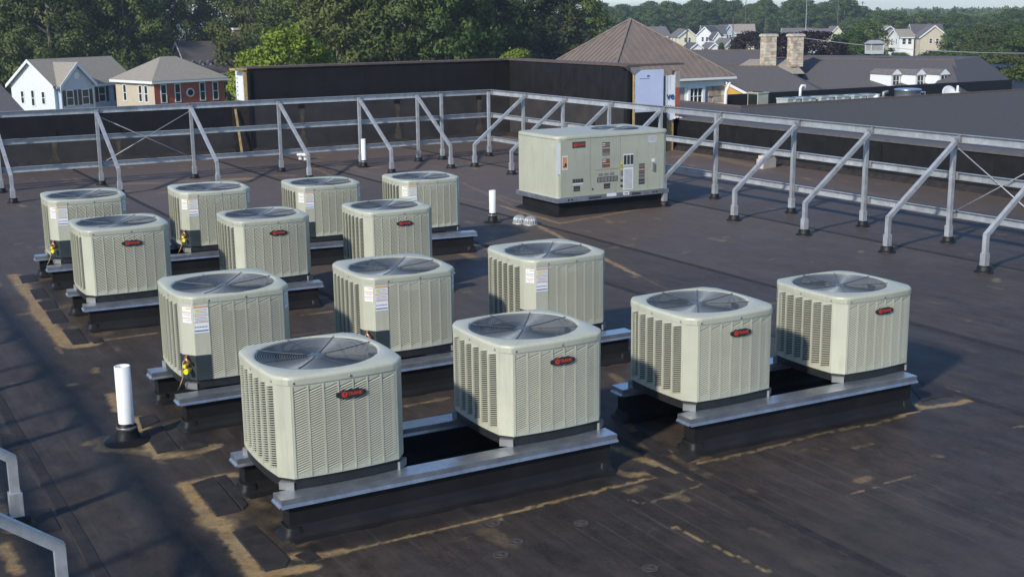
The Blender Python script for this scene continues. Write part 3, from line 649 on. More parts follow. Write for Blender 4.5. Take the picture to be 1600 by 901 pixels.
def frame(label, P0, P1, posts, braces, out, inward, blen, rods=()):
    T = thing('steel_screen_frame', label, 'screen frame', (P0[0], P0[1], 0), 0, 'galvanised screen frames')
    O = Vector((P0[0], P0[1], 0)); d = Vector((P1[0]-P0[0], P1[1]-P0[1], 0)); L = d.length; d /= L; iv = Vector((*inward, 0))
    def boot(p):
        m = MB(); m.lathe([(.115, 0), (.11, .014), (.090, .022), (.082, .03), (.080, .072), (.066, .085)], 14, (p.x, p.y), rfun=lambda a, z: 1+.06*math.sin(2*a+p.x*7)+.03*math.sin(5*a+p.y))
        m.build('boot', BOOT, T)
        m = MB(); m.box(p.x-.040, p.y-.040, .07, p.x+.040, p.y+.040, .24); m.build('sleeve', GALVP, T)
    for t in posts:
        p = d*t; m = MB(); m.box(p.x-TUBE/2, p.y-TUBE/2, .06, p.x+TUBE/2, p.y+TUBE/2, HF-.045); m.build('post', GALVP, T); boot(p)
    clip = mat('clip_zinc', (.25, .255, .26), .5, metal=.4, var=.3)
    for t in posts:
        for zc in (HF-.055, .93, .40):
            m = MB(); c0 = d*t+d*(TUBE/2+.018)+Vector((*out, 0))*(TUBE/2+.028); m.box(c0.x-.017, c0.y-.017, zc-.04, c0.x+.017, c0.y+.017, zc+.04); m.build('clip', clip, T)
    for t in braces:
        q = d*t+iv*blen; p = d*t+iv*.045; kz = .47
        m = MB(); m.bar((q.x, q.y, .06), (q.x, q.y, kz), TUBE); k = Vector((q.x, q.y, kz-.012))
        m.bar(k+iv*0.012, Vector((p.x, p.y, HF-.10)), TUBE*.98, TUBE*.98); m.build('brace', GALVP, T); boot(q)
    # rails come in lengths that butt together
    for zc, h in ((HF-.055, .11), (.93, .10), (.40, .10)):
        cuts = [0]
        while L-cuts[-1] > 7.5: cuts.append(cuts[-1]+6.1)
        cuts.append(L)
        for c0, c1 in zip(cuts[:-1], cuts[1:]):
            m = MB(); channel(m, d*(c0+.002), d*(c1-.002), zc, h, out); m.build('rail', GALVP, T)
    for t0, t1 in rods:
        for za, zb_ in ((HF-.15, .40), (.40, HF-.15)):
            m = MB(); a = d*t0+Vector((*out, 0))*.018; b = d*t1+Vector((*out, 0))*(.018 if za > zb_ else .034); m.tube([(a.x, a.y, za), (b.x, b.y, zb_)], .008, 6); m.build('tie_rod', GALVP, T)
    return T
XF, YF, XW = 13.856, 25.294, -.28
lposts = [12.66, 12.068, 10.687, 8.885, 7.045, 5.205, 3.36, 1.5]
frame('galvanised screen frame along the house side, with crossed tie rods', (XW+.2, YF), (XF+.06, YF), [x-XW-.2 for x in lposts], [x-XW-.2 for x in (12.068, 10.70, 8.9, 7.05, 5.2, 3.33)], (0, 1), (0, -1), 1.571, rods=[(5.205-XW-.2, 7.045-XW-.2)])
rposts = [25.294, 23.74, 22.12, 20.43, 18.76, 17.153, 15.209, 13.642, 12.019, 10.4, 8.8]
frame('galvanised screen frame on the side of the shingled wings, past the rooftop unit', (XF, YF-.0), (XF, 7.0), [YF-y for y in rposts], [YF-y for y in (23.68, 22.1, 20.45, 18.75, 16.95, 15.13, 13.56, 11.96, 10.36, 8.8)], (1, 0), (-1, 0), 1.241, rods=[(YF-12.019, YF-10.4)])
wy = [5.05, 6.62, 8.2, 9.8, 11.4, 13.0, 14.6, 16.2, 17.8, 19.4, 21.0, 22.6, 24.2]
frame('galvanised screen frame at the roof edge, its bent braces by the tall pipe', (XW, 3.6), (XW, YF), [y-3.6 for y in wy], [y-3.6 for y in wy], (-1, 0), (1, 0), 1.27, rods=[(8.2-3.6, 9.8-3.6)])

# ------------------------------------------------------------------ pipes, vents
def pvc_pipe(px, h, r, label):
    p = on_z(*px); T = thing('vent_pipe', label, 'vent pipe', (p.x, p.y, 0), 0, 'white plastic vent pipes')
    mb = MB(); mb.lathe([(r, .02), (r, h), (r*.86, h), (r*.86, h-.25)], 24, smooth=True, cap_top=True); o = mb.build('pipe', PVC, T)
    mb = MB(); mb.lathe([(r*3.0, .002), (r*2.9, .010), (r*1.75, .018), (r*1.55, .04), (r*1.3, .10), (r*1.25, .125), (r*1.05, .135), (r*1.02, .150)], 24, cap_top=False, rfun=lambda a, z: 1+.04*math.sin(2*a)); mb.build('boot', BOOT, T)
    mb = MB(); mb.lathe([(r*1.28, .10), (r*1.32, .105), (r*1.32, .12), (r*1.25, .125)], 24, cap_top=False); mb.build('clamp', SCREW, T)
    return T
pvc_pipe((200, 688), .60, .060, 'tall white plastic vent pipe by the yellow-stained flashing patches')
pvc_pipe((770, 347), .50, .052, 'short white plastic vent pipe standing near the cream rooftop unit')
pvc_pipe((569, 261), .60, .050, 'white plastic vent pipe behind the steel frame by the black parapet')
def drain(px, label, m=ALU, s=1.0, cat='roof drain'):
    p = on_z(*px); T = thing('roof_drain', label, cat, (p.x, p.y, 0), 0)
    mb = MB(); mb.lathe([(.115, .002), (.113, .015), (.09, .02)], 24); mb.build('flange', m, T)
    mb = MB(); mb.lathe([(.10, .018), (.098, .07), (.085, .10), (.05, .13), (0, .14)], 48, cap_top=False, smooth=False, rfun=lambda a, z: 1+(.05 if z < .11 else 0)*(1 if int(a*48/6.2832+.5) % 3 else -1)); mb.build('strainer_dome', m, T)
    mb = MB(); mb.lathe([(.072, .015), (.07, .06), (.05, .095), (0, .10)], 16, cap_top=False); mb.build('inner_bowl', GALVP, T); T.scale = (s, s, s)
drain((812, 349), 'domed metal roof drain beside the rooftop unit corner, nearer the short white pipe')
drain((829, 351), 'domed metal roof drain beside the rooftop unit corner, farther from short white pipe')
for px, lab in (((470, 249), 'small white capped vent by the black parapet, on the roof edge side'), ((478, 249.5), 'small white capped vent by the black parapet, on the white pipe side')):
    p = on_z(*px); mb = MB(); mb.lathe([(.05, 0), (.05, .08), (.085, .085), (.09, .12), (.06, .15), (0, .16)], 16, cap_top=False); o = mb.build('capped_vent', PVC, None, (p.x, p.y, 0)); tag(o, lab, 'vent', 'small capped vents')
p = on_z(1197, 262); T = thing('concrete_block', 'pale hollow concrete block lying near the black parapet past the frame', 'block', (p.x, p.y, 0), rad(12))
mb = MB()
for x0, x1 in ((-.20, -.165), (-.02, .015), (.165, .20)): mb.box(x0, -.0999, 0, x1, .0999, .19)
mb.box(-.2, -.1, 0, .2, -.07, .1899); mb.box(-.2, .07, 0, .2, .1, .1899); mb.build('block_shell', CONC, T)
mb = MB(); mb.box(-.16, -.09, .192, .2, .10, .26, Matrix.Rotation(rad(8), 4, 'Z')); mb.build('cap_block', CONC, T)

# ------------------------------------------------------------------ packaged rooftop unit
def rooftop_unit():
    x0, y0 = 10.50, 16.93; W, D, H0, H1 = 2.15, 1.26, .27, 1.285
    T = thing('rooftop_unit', 'large cream packaged rooftop unit with many stickers on a black curb', 'air conditioner', (x0, y0, 0))
    mb = MB(); mb.box(.06, .05, 0, W-.06, D-.05, .225)
    mb.hexa([(-.04, -.05, .003), (W+.04, -.05, .003), (W+.04, D+.05, .003), (-.04, D+.05, .003), (.058, .048, .06), (W-.058, .048, .06), (W-.058, D-.048, .06), (.058, D-.048, .06)])
    mb.build('curb', RUBBER, T)
    mb = MB(); mb.box(-.025, -.025, .225, W+.025, D+.025, .30); br = mb.build('base_rail', GALV, T)
    for xa, xb, za, zb in ((.18, .215, .245, .275), (.24, .275, .245, .275), (.58, .82, .245, .28), (1.42, 1.60, .245, .285), (1.84, 1.875, .25, .28), (1.90, 1.935, .25, .28)):
        m = MB(); m.box(xa, -.0275, za, xb, -.024, zb); m.build('rail_slot', DARKP, br)
    # rounded body
    def rr(x0, y0, x1, y1, r, n=6):
        P = []
        for cx, cy, a0 in ((x1-r, y0+r, -90), (x1-r, y1-r, 0), (x0+r, y1-r, 90), (x0+r, y0+r, 180)):
            for k in range(n+1): a = rad(a0+90*k/n); P.append((cx+r*math.cos(a), cy+r*math.sin(a)))
        return P
    P = rr(0, 0, W, D, .055); n = len(P); mb = MB(); mb.v += [(x, y, .295) for x, y in P]+[(x, y, H1-.04) for x, y in P]
    for i in range(n): mb.f.append((i, (i+1) % n, n+(i+1) % n, n+i)); mb.mi.append(0); mb.smooth.append(True)
    mb.poly([(x, y, H1-.04) for x, y in P]); body = mb.build('cabinet', CREAM2, T)
    # lid, with a fan opening
    cx, cy, cr = 1.55, .66, .40; mb = MB(); ns = 96
    def ring(x0, y0, x1, y1, r):
        Q = rr(x0, y0, x1, y1, r, 12); out = []
        for k in range(ns):
            a = 2*math.pi*k/ns; dx, dy = math.cos(a), math.sin(a); best = 0
            for i in range(len(Q)):
                xa, ya = Q[i][0]-cx, Q[i][1]-cy; xb, yb = Q[(i+1) % len(Q)][0]-cx, Q[(i+1) % len(Q)][1]-cy; ex, ey = xb-xa, yb-ya; den = dx*ey-dy*ex
                if abs(den) < 1e-9: continue
                t = (xa*ey-ya*ex)/den; s_ = (xa*dy-ya*dx)/den
                if t > 0 and -1e-6 <= s_ <= 1.000001: best = max(best, t)
            out.append((cx+dx*best, cy+dy*best))
        return out
    R_ = [[(x, y, H1-.055) for x, y in ring(-.014, -.014, W+.014, D+.014, .065)], [(x, y, H1-.012) for x, y in ring(-.014, -.014, W+.014, D+.014, .065)], [(x, y, H1) for x, y in ring(0, 0, W, D, .055)]]
    for r, z in ((cr+.02, H1+.002), (cr, H1-.005), (cr-.004, H1-.036)): R_.append([(cx+r*math.cos(2*math.pi*k/ns), cy+r*math.sin(2*math.pi*k/ns), z) for k in range(ns)])
    for rw in R_: mb.v += rw
    for i in range(len(R_)-1):
        for k in range(ns): l = (k+1) % ns; mb.f.append((i*ns+k, i*ns+l, (i+1)*ns+l, (i+1)*ns+k)); mb.mi.append(1 if i == 4 else 0); mb.smooth.append(i != 2)
    lid = mb.build('lid', [CREAM2, BLACKP], T)
    mb = MB(); mb.lathe([(cr-.01, H1-.038), (0, H1-.038)], 32, (cx, cy), cap_top=False); mb.build('fan_well', BLACKP, lid)
    mb = MB()
    for i in range(12):
        r = .05+i*.031; mb.tube([(cx+r*math.cos(2*math.pi*k/40), cy+r*math.sin(2*math.pi*k/40), H1+.002) for k in range(40)], .003, 5, closed=True)
    for k in range(6): a = rad(20+60*k); mb.tube([(cx, cy, H1+.006), (cx+.41*math.cos(a), cy+.41*math.sin(a), H1+.004)], .005, 5)
    mb.build('fan_guard', WIRE, T)
    # panel joints: raised door panels on the long side
    for k, (xa, xb) in enumerate(((.055, .625), (.632, 1.20), (1.252, 2.08))):
        m = MB(); m.box(xa, -.007, .305, xb, .01, H1-.06); m.build('access_panel', CREAM2, T)
    m = MB(); m.box(1.205, -.005, .305, 1.247, .01, H1-.06); m.build('panel_post', CREAM2, T)
    m = MB(); m.box(.70, -.010, .70, 1.19, -.0065, .706); m.build('panel_seam', GREYP, T)
    def plate(name, x, z, w, h, rows, tri=None, base=0, y=-.0085, T_=T, mats=None):
        m = MB(); sticker(m, w, h, rows, tri)
        if base: m.mi[0] = base
        return m.build(name, mats or SPRT, T_, (x, y, z))
    b = plate('nameplate', .40, 1.13, .25, .10, [], base=5)
    mb = MB(); mb.lathe([(.031, 0), (.031, .002)], 24); dsc = obj('nameplate_disc', mb.mesh('nameplate_disc', RED), b, (-.07, -.002, 0)); dsc.rotation_euler = (rad(90), 0, 0)
    tm = text_mesh('T', .05, .0005, bold=.001); tm.materials.append(DARKP); t = obj('nameplate_initial', tm, b, (-.07, -.0045, -.002)); t.rotation_euler = (rad(90), 0, 0)
    tm = text_mesh('TRANE', .048, .0006, bold=.0014); tm.materials.append(RED); t = obj('nameplate_lettering', tm, b, (.038, -.0015, 0)); t.rotation_euler = (rad(90), 0, 0)
    plate('sticker', .135, .86, .105, .22, [(-.4, .4, -.42, .42, 1), (-.32, .32, z := -.3, z+.06, 6), (0, .3, -.25, -.05, 0)])
    plate('worn_sticker', .02, .93, .075, .50, [(-.4, .2, -.3, .3, 0)], y=-.0012)
    def lines(n, c=5): return [(-.46, .46, .42-k*.86/n, .42-k*.86/n+.45/n, (c, 6, 5, 1, 5)[k % 5]) for k in range(n)]
    plate('caution_label', .92, 1.03, .15, .22, lines(7)+[(-.46, -.1, .25, .48, 0)], base=4); plate('caution_label', .92, .80, .15, .14, lines(5)+[(-.46, 0, .1, .46, 0)], base=6)
    plate('yellow_label', 1.226, .74, .036, .12, [(-.45, .45, z, z+.1, 5) for z in (-.3, -.1, .1)], base=2)
    plate('wiring_label', 1.36, .83, .20, .19, [(-.46+.33*k, -.18+.33*k, -.42, .40, 5) for k in range(3)], base=0); plate('white_label', 1.36, .52, .20, .36, [(-.4, .4, z/20, z/20+.02, 4) for z in range(-9, 9)])
    plate('caution_label', 1.63, .62, .12, .26, lines(8), base=4); plate('black_label', 1.63, .45, .12, .085, [(-.4, .4, -.1, .1, 4)], base=5)
    plate('white_label', 1.84, 1.14, .155, .10, [(-.45, .45, z/8, z/8+.05, (6, 3)[z % 2]) for z in range(-3, 4)]); plate('white_label', 1.86, .79, .07, .055, [])
    for k in range(3): plate('grey_label', .82+.11*k, .62, .085, .045, [(-.4, .4, -.3, .3, 4)], base=4)
    plate('dark_label', .95, .54, .40, .085, [(-.47+.16*k, -.34+.16*k, -.4, .4, 4) for k in range(6)], base=5)
    plate('grey_label', .38, .555, .21, .07, [(-.46+.24*k, -.26+.24*k, -.4, .4, 5) for k in range(4)], base=4); plate('white_label', .38, .51, .20, .018, [])
    plate('black_label', .36, .43, .125, .085, [(-.42, .42, -.2, -.1, 4)], base=5); plate('black_label', .94, .43, .125, .085, [(-.42, .42, -.2, -.1, 4)], base=5)
    plate('white_label', 1.02, .283, .19, .05, [], y=-.0262); plate('white_label', 1.31, .285, .12, .055, [(-.3, .3, -.2, .2, 4)], y=-.0262)
    m = MB(); m.box(1.835, -.035, .62, 1.865, -.006, .75); m.build('door_handle', GREYP, T)
    m = MB(); m.box(1.207, -.014, .585, 1.247, -.004, .665); m.build('junction_cover', GREYP, T)
    for x, z, r in ((1.227, .50, .022), (1.227, .41, .022), (.66, .40, .016)):
        m = MB(); m.tube([(x, -.012, z), (x, .0, z)], r, 12); m.build('knockout', DARKP, T)
    return T
rooftop_unit()

# ------------------------------------------------------------------ parapets of the building
PARA = mat('parapet_membrane', (.038, .034, .033), .55, var=.3, scale=2, bump=.5, bscale=2.2)
GLUE = mat('glue_stain', (.075, .058, .040), .7, var=.5, scale=9)
def wall_box(name, label, x0, y0, x1, y1, h, seams, top=None, cat='parapet wall', lap=None, group=None, axis='x'):
    T = thing(name, label, cat, (x0, y0, 0), 0, group); W, D = x1-x0, y1-y0
    mb = MB(); mb.box(0, 0, -.01, W, D, h); mb.build('membrane', RUBBER, T)
    mb = MB(); mb.box(-.035, -.035, h+.001, W+.035, D+.035, h+.045); mb.build('coping', top or EDGE_T, T)
    if axis == 'x':
        mb = MB(); mb.hexa([(0, -.16, .003), (W, -.16, .003), (W, -.005, .003), (0, -.005, .003), (0, -.022, .10), (W, -.022, .10), (W, -.005, .10), (0, -.005, .10)]); mb.build('base_flashing', PATCH, T)
        x_ = 1.1
        while x_ < W-.4:
            m = MB(); m.box(x_, -.006, (lap or .1)+.01, x_+.07, .01, h-.005); m.build('sheet_lap', RUBBER, T); x_ += 1.83
        if lap:
            mb = MB(); mb.box(.01, -.012, .05, W-.01, -.002, lap); mb.build('lower_membrane', PARA, T)
        for s_ in seams:
            m = MB(); m.box(s_, -.016, lap-.10 if lap else .3, s_+.16, -.0015, (lap or .3)+.16); m.build('membrane_tab', BOOT, T)
            if lap:
                m = MB(); m.poly([(s_-.06, -.0135, .06), (s_+.2, -.0135, .06), (s_+.12, -.0135, lap*.45), (s_+.16, -.0135, lap-.12), (s_+.03, -.0135, lap-.1), (s_+.05, -.0135, lap*.4)]); m.build('glue_stain', GLUE, T)
    else:
        mb = MB(); mb.hexa([(-.16, 0, .003), (-.005, 0, .003), (-.005, D, .003), (-.16, D, .003), (-.022, 0, .10), (-.005, 0, .10), (-.005, D, .10), (-.022, D, .10)]); mb.build('base_flashing', PATCH, T)
        x_ = .9
        while x_ < D-.4:
            m = MB(); m.box(-.006, x_, (lap or .1)+.01, .01, x_+.07, h-.005); m.build('sheet_lap', RUBBER, T); x_ += 1.83
        if lap:
            mb = MB(); mb.box(-.012, .01, .05, -.002, D-.01, lap); mb.build('lower_membrane', PARA, T)
        for s_ in seams:
            m = MB(); m.box(-.016, s_, .3, -.0015, s_+.16, .62); m.build('membrane_tab', BOOT, T)
    return T
YW, XT = 29.4, 16.72
wall_box('parapet_wall', 'low black parapet below the two houses, along the steel frame', -14, YW, 9.2, YW+.35, 1.13, [16.5, 19.0, 20.4], lap=.62)
wall_box('parapet_wall', 'tall black parapet backed by the wood, topped with brown flashing', 9.62, YW-.02, XT+.25, YW+.36, 1.97, [1.2, 3.75, 6.1], lap=1.08)
yend = on_x(976, 110, XT).y
wall_box('parapet_wall', 'tall black parapet in front of the brown pyramid roof', XT, yend, XT+.38, YW-.06, 1.97, [1.2], lap=1.05, axis='y')
wall_box('parapet_wall', 'low black parapet on the side of the shingled wings', RX1-.02, -8, RX1+.36, yend+.9, .70, [20.3, 25.5], top=mat('lit_coping', (.10, .09, .085), .7, var=.25), axis='y')  # paler coping colour paints the lit top of the membrane
# unfinished ends of the tall parapet: framing, foam board, wrap
def wall_end():
    T = thing('unfinished_wall_end', 'open wall end with blue foam board and torn white house wrap', 'wall end', (XT, yend, 0))
    a = on_y(993, 110, yend-.25); b = on_y(1037, 112, yend-.25); c = on_y(993, 176, yend-.25)
    x0, x1 = a.x-XT, b.x-XT; zt, zb = a.z, c.z; y = -.25
    mb = MB(); mb.box(x0, y, zb, x1, y+.05, zt); fb = mb.build('foam_board', FOAM, T)
    m = MB(); m.box((x0+x1)*.5-.07, y-.002, zt-.16, (x0+x1)*.5+.0, y-.0005, zt-.125); m.build('board_print', BLUE, fb)
    for k in range(7):
        m = MB(); m.box(x0+.12+k*.04, y-.002, zt-.205, x0+.148+k*.04, y-.0005, zt-.19); m.build('board_print', BLUE, fb)
    mb = MB(); mb.box(x0-.045, y+.002, -.01, x0-.003, y+.12, zt-.02); mb.build('sheathing_edge', OSB, T)
    mb = MB(); mb.box(-.02, y+.055, -.01, x1-.01, -.003, zt-.03); mb.build('end_membrane', RUBBER, T)
    mb = MB(); mb.box(x0+.0, y-.012, -.01, x1+.10, y+.04, zb-.01); mb.build('lower_membrane', BOOT, T)
    mb = MB(); mb.box(-.10, y-.01, -.01, -.03, y+.1, zt-.01); mb.build('corner_post', RUBBER, T)
    # wrap and timber
    e = on_y(1040, 118, yend-.20); f = on_y(1055, 118, yend-.20); g_ = on_y(1062, 112, yend-.20); lo = on_y(1048, 188, yend-.2)
    xa, xb, xc = e.x-XT, f.x-XT, g_.x-XT
    mb = MB(); zl = lo.z; Y_ = -.2
    strip = [(xa, zl+.16), (xa+.06, zl+.08), (xa+.13, zl+.0), (xb, zl+.03)]
    tops = [(xa, e.z+.02), (xa+.06, e.z-.02), (xa+.13, e.z), (xb, e.z+.0)]
    for k in range(3):
        for yy, o in ((Y_-.006, 1), (Y_+.03, -1)): mb.quad(*[(p[0], yy+.008*math.sin(k*2+i), p[1]) for i, p in enumerate((strip[k], strip[k+1], tops[k+1], tops[k]))][::o])
    for k in range(5):
        xx = xb-.06+k*.055; mb.quad((xx, Y_-.012-.02*(k % 2), zl+.04), (xx+.06, Y_-.03+.02*(k % 2), zl+.03+.02*(k % 3)), (xx+.055, Y_-.008, zl+.10-.015*k), (xx, Y_-.006, zl+.13-.015*k))
    w_ = mb.build('house_wrap', WRAP, T)
    tm = text_mesh('ve', .24, .0006, bold=.006); tm.materials.append(BLUE); t = obj('wrap_lettering', tm, w_, ((xa+xb)/2+.00, Y_-.022, e.z-.48)); t.rotation_euler = (rad(90), 0, 0)
    tm = text_mesh('Wra', .14, .0006, bold=.002); tm.materials.append(mat('grey_blue_print', (.12, .14, .22), .5)); t = obj('wrap_lettering', tm, w_, ((xa+xb)/2+.00, Y_-.022, e.z-.74)); t.rotation_euler = (rad(90), 0, 0)
    mb = MB(); mb.box(xb+.004, Y_-.01, zl+.75, xc, Y_+.12, g_.z+.02); mb.build('grey_timber', mat('grey_timber', (.36, .31, .27), .8, var=.3, scale=6, stretch=(6, 6, .6)), T)
    nb = 9
    for k in range(nb):
        m = MB(); zz = zl+.10+k*.072; m.box(xb+.006, Y_-.008, zz, xc-.003, Y_+.10, zz+.062); m.build('brick', BRICK, T)
    mb = MB(); mb.box(xb+.007, Y_+.0, zl+.08, xc-.01, Y_+.09, zl+.75); mb.build('mortar_core', MORTAR, T)
    mb = MB(); mb.box(-.14, Y_-.10, 1.972, xc+.05, -.002, 2.016); mb.build('coping', EDGE_T, T)
    mb = MB(); mb.hexa([(-.06, Y_-.09, 1.97), (x0+.12, Y_-.09, 1.97), (x0+.12, -.01, 1.97), (-.06, -.01, 1.97), (x0-.05, Y_-.062, 1.80), (x0-.03, Y_-.062, 1.80), (x0-.03, -.2, 1.80), (x0-.05, -.2, 1.80)]); mb.build('loose_flashing', mat('loose_flashing', (.30, .28, .27), .6), T)
    # post to the roof level
    mb = MB(); mb.box(xa+.002, Y_+.035, -.01, xb-.002, Y_+.10, e.z-.02); mb.build('stud', OSB, T)
wall_end()
def wall_end2():
    X = 9.5; a = on_x(366, 113, X)
    T = thing('unfinished_wall_end', 'open wall end with white foam board above the lawn by the brick house', 'wall end', (9.6, YW, 0))
    mb = MB(); mb.box(-.10, .02, 1.22, -.045, .60, 1.90); mb.build('foam_board', mat('pale_foam_board', (.74, .74, .84), .6, var=.04), T)
    mb = MB(); mb.box(-.11, -.03, 1.22, .015, .017, 1.90); mb.build('sheathing_edge', OSB, T)
    mb = MB(); mb.box(-.42, -.02, -.01, -.0, .30, 1.20); mb.build('pier', PATCH, T)
    mb = MB(); mb.box(-.03, -.075, -.01, .03, -.025, 1.9); mb.build('corner_post', RUBBER, T)
    mb = MB(); mb.box(-.30, -.02, 1.935, -.01, .42, 1.975); mb.build('timber_plate', OSB, T)
    mb = MB(); mb.bar((-.30, -.20, .0), (-.36, -.06, 1.05), .05, .02); mb.build('leaning_batten', OSB, T)
    for k in range(5):
        m = MB(); m.box(-.1015, .45, 1.32+k*.1, -.1005, .52, 1.35+k*.1); m.build('board_print', BLUE, T)
wall_end2()

# ------------------------------------------------------------------ ground
def ground():
    mb = MB(); n = 60; S = 4500
    def h(x, y):
        return GZ+0*x
    mb.quad((-S, -S, GZ), (S, -S, GZ), (S, S, GZ), (-S, S, GZ))
    m = bpy.data.materials.new('lawn'); m.use_nodes = True; nt = m.node_tree; b = nt.nodes['Principled BSDF']; b.inputs['Roughness'].default_value = .9
    tc = nt.nodes.new('ShaderNodeTexCoord'); nz = nt.nodes.new('ShaderNodeTexNoise'); nz.inputs['Scale'].default_value = .03; nz.inputs['Detail'].default_value = 8; nt.links.new(tc.outputs['Object'], nz.inputs['Vector'])
    r = nt.nodes.new('ShaderNodeValToRGB'); nt.links.new(nz.outputs[0], r.inputs[0]); r.color_ramp.elements[0].position = .35; r.color_ramp.elements[1].position = .7
    r.color_ramp.elements[0].color = (.045, .075, .02, 1); r.color_ramp.elements[1].color = (.10, .14, .04, 1); nt.links.new(r.outputs[0], b.inputs['Base Color'])
    return struct(mb.build('ground', m))
ground()

# ------------------------------------------------------------------ houses
def window(parent, M, w, h, frame_m=TRIM, shutters=False, arch=None):
    """local frame: x right, z up, y into the wall"""
    mb = MB(); f = .09
    mb.box(-w/2-f, -.05, -f, w/2+f, .02, 0, M); mb.box(-w/2-f, -.05, h, w/2+f, .02, h+f, M); mb.box(-w/2-f, -.048, .001, -w/2, .02, h-.001, M); mb.box(w/2, -.048, .001, w/2+f, .02, h-.001, M); mb.box(-w/2, -.04, h/2-.03, w/2, .015, h/2+.03, M)
    fr = mb.build('window', frame_m, parent)
    mb = MB(); mb.box(-w/2+.001, -.015, .002, w/2-.001, .012, h-.002, M); mb.build('pane', GLASS, fr)
    if shutters:
        for s in (-1, 1):
            mb = MB(); xa, xb = sorted((s*(w/2+f+.01), s*(w/2+f+.01+.38))); mb.box(xa, -.045, -.05, xb, .015, h+.05, M); mb.build('shutter', SHUTTER, fr)
    return fr
def face_M(x, y, z, ang): return Matrix.Translation((x, y, z)) @ Matrix.Rotation(ang, 4, 'Z')
def house(label, px, D, rot, W, Dp, eave, rise, wall_m, roof_m, kind='gable', side_m=None, front_win=(), side_win=(), ridge_along='x', group=None, shutters=False, ov=.35, simple=False, name='house', gable_trim=True):
    """near-left-front corner at pixel column px, distance D; local x along the front, y to the back"""
    o = at_D(px, 100, D); T = thing(name, label, 'house', (o.x, o.y, GZ), rot, group)
    side_m = side_m or wall_m; mb = MB()
    mb.cur = 0; mb.quad((0,0,0),(W,0,0),(W,0,eave),(0,0,eave)); mb.quad((W,Dp,0),(0,Dp,0),(0,Dp,eave),(W,Dp,eave))
    mb.cur = 1; mb.quad((0,Dp,0),(0,0,0),(0,0,eave),(0,Dp,eave)); mb.quad((W,0,0),(W,Dp,0),(W,Dp,eave),(W,0,eave))
    t = .16; R = MB()
    if kind == 'gable' and ridge_along == 'x':
        mb.cur = 1; mb.poly([(0,Dp,eave),(0,0,eave),(0,Dp/2,eave+rise)]); mb.poly([(W,0,eave),(W,Dp,eave),(W,Dp/2,eave+rise)])
        k = rise/(Dp/2); e0 = eave-ov*k
        for y0, s in ((-ov, 1), (Dp+ov, -1)):
            R.hexa([(-ov,y0,e0),(W+ov,y0,e0),(W+ov,Dp/2,eave+rise),(-ov,Dp/2,eave+rise),(-ov,y0,e0+t),(W+ov,y0,e0+t),(W+ov,Dp/2,eave+rise+t),(-ov,Dp/2,eave+rise+t)])
    elif kind == 'gable':
        mb.cur = 0; mb.poly([(0,0,eave),(W,0,eave),(W/2,0,eave+rise)]); mb.poly([(W,Dp,eave),(0,Dp,eave),(W/2,Dp,eave+rise)])
        k = rise/(W/2); e0 = eave-ov*k
        for x0 in (-ov, W+ov):
            R.hexa([(x0,-ov,e0),(W/2,-ov,eave+rise),(W/2,Dp+ov,eave+rise),(x0,Dp+ov,e0),(x0,-ov,e0+t),(W/2,-ov,eave+rise+t),(W/2,Dp+ov,eave+rise+t),(x0,Dp+ov,e0+t)])
    else:
        rl = max(W-Dp, W*.22)/2; a, b = (W/2-rl, Dp/2), (W/2+rl, Dp/2); z0, z1 = eave-.02, eave+rise
        c = [(-ov,-ov),(W+ov,-ov),(W+ov,Dp+ov),(-ov,Dp+ov)]
        R.poly([(*c[0],z0),(*c[1],z0),(*b,z1),(*a,z1)]); R.poly([(*c[2],z0),(*c[3],z0),(*a,z1),(*b,z1)]); R.poly([(*c[3],z0),(*c[0],z0),(*a,z1)]); R.poly([(*c[1],z0),(*c[2],z0),(*b,z1)])
        R.poly([(*p, z0-.001) for p in c][::-1])
    mb.build('wall', [wall_m, side_m], T); roof = R.build('roof', roof_m, T)
    # fascia / rake boards
    F_ = MB()
    if kind == 'hip':
        F_.box(-ov+.02, -ov+.02, eave-.28, W+ov-.02, Dp+ov-.02, eave-.03)
    elif ridge_along == 'x':
        F_.box(-.02, -ov-.06, e0-.12, W+.02, -ov-.005, e0+.10)
        for s in (0, 1):
            y0 = -ov if s == 0 else Dp+ov
            F_.hexa([(-ov-.06,y0,e0-.12),(-ov-.004,y0,e0-.12),(-ov-.004,Dp/2,eave+rise-.12),(-ov-.06,Dp/2,eave+rise-.12),(-ov-.06,y0,e0+t+.03),(-ov-.004,y0,e0+t+.03),(-ov-.004,Dp/2,eave+rise+t+.03),(-ov-.06,Dp/2,eave+rise+t+.03)])
    else:
        for x0 in (-ov, W+ov):
            F_.hexa([(x0,-ov-.06,e0-.12),(x0,-ov-.004,e0-.12),(W/2,-ov-.004,eave+rise-.12),(W/2,-ov-.06,eave+rise-.12),(x0,-ov-.06,e0+t+.03),(x0,-ov-.004,e0+t+.03),(W/2,-ov-.004,eave+rise+t+.03),(W/2,-ov-.06,eave+rise+t+.03)])
    F_.build('trim_board', TRIM, T)
    for x, z, w, h in front_win: window(T, face_M(x, 0, z, 0), w, h, shutters=shutters)
    for y, z, w, h in side_win: window(T, face_M(0, y, z, rad(-90)), w, h)
    return T
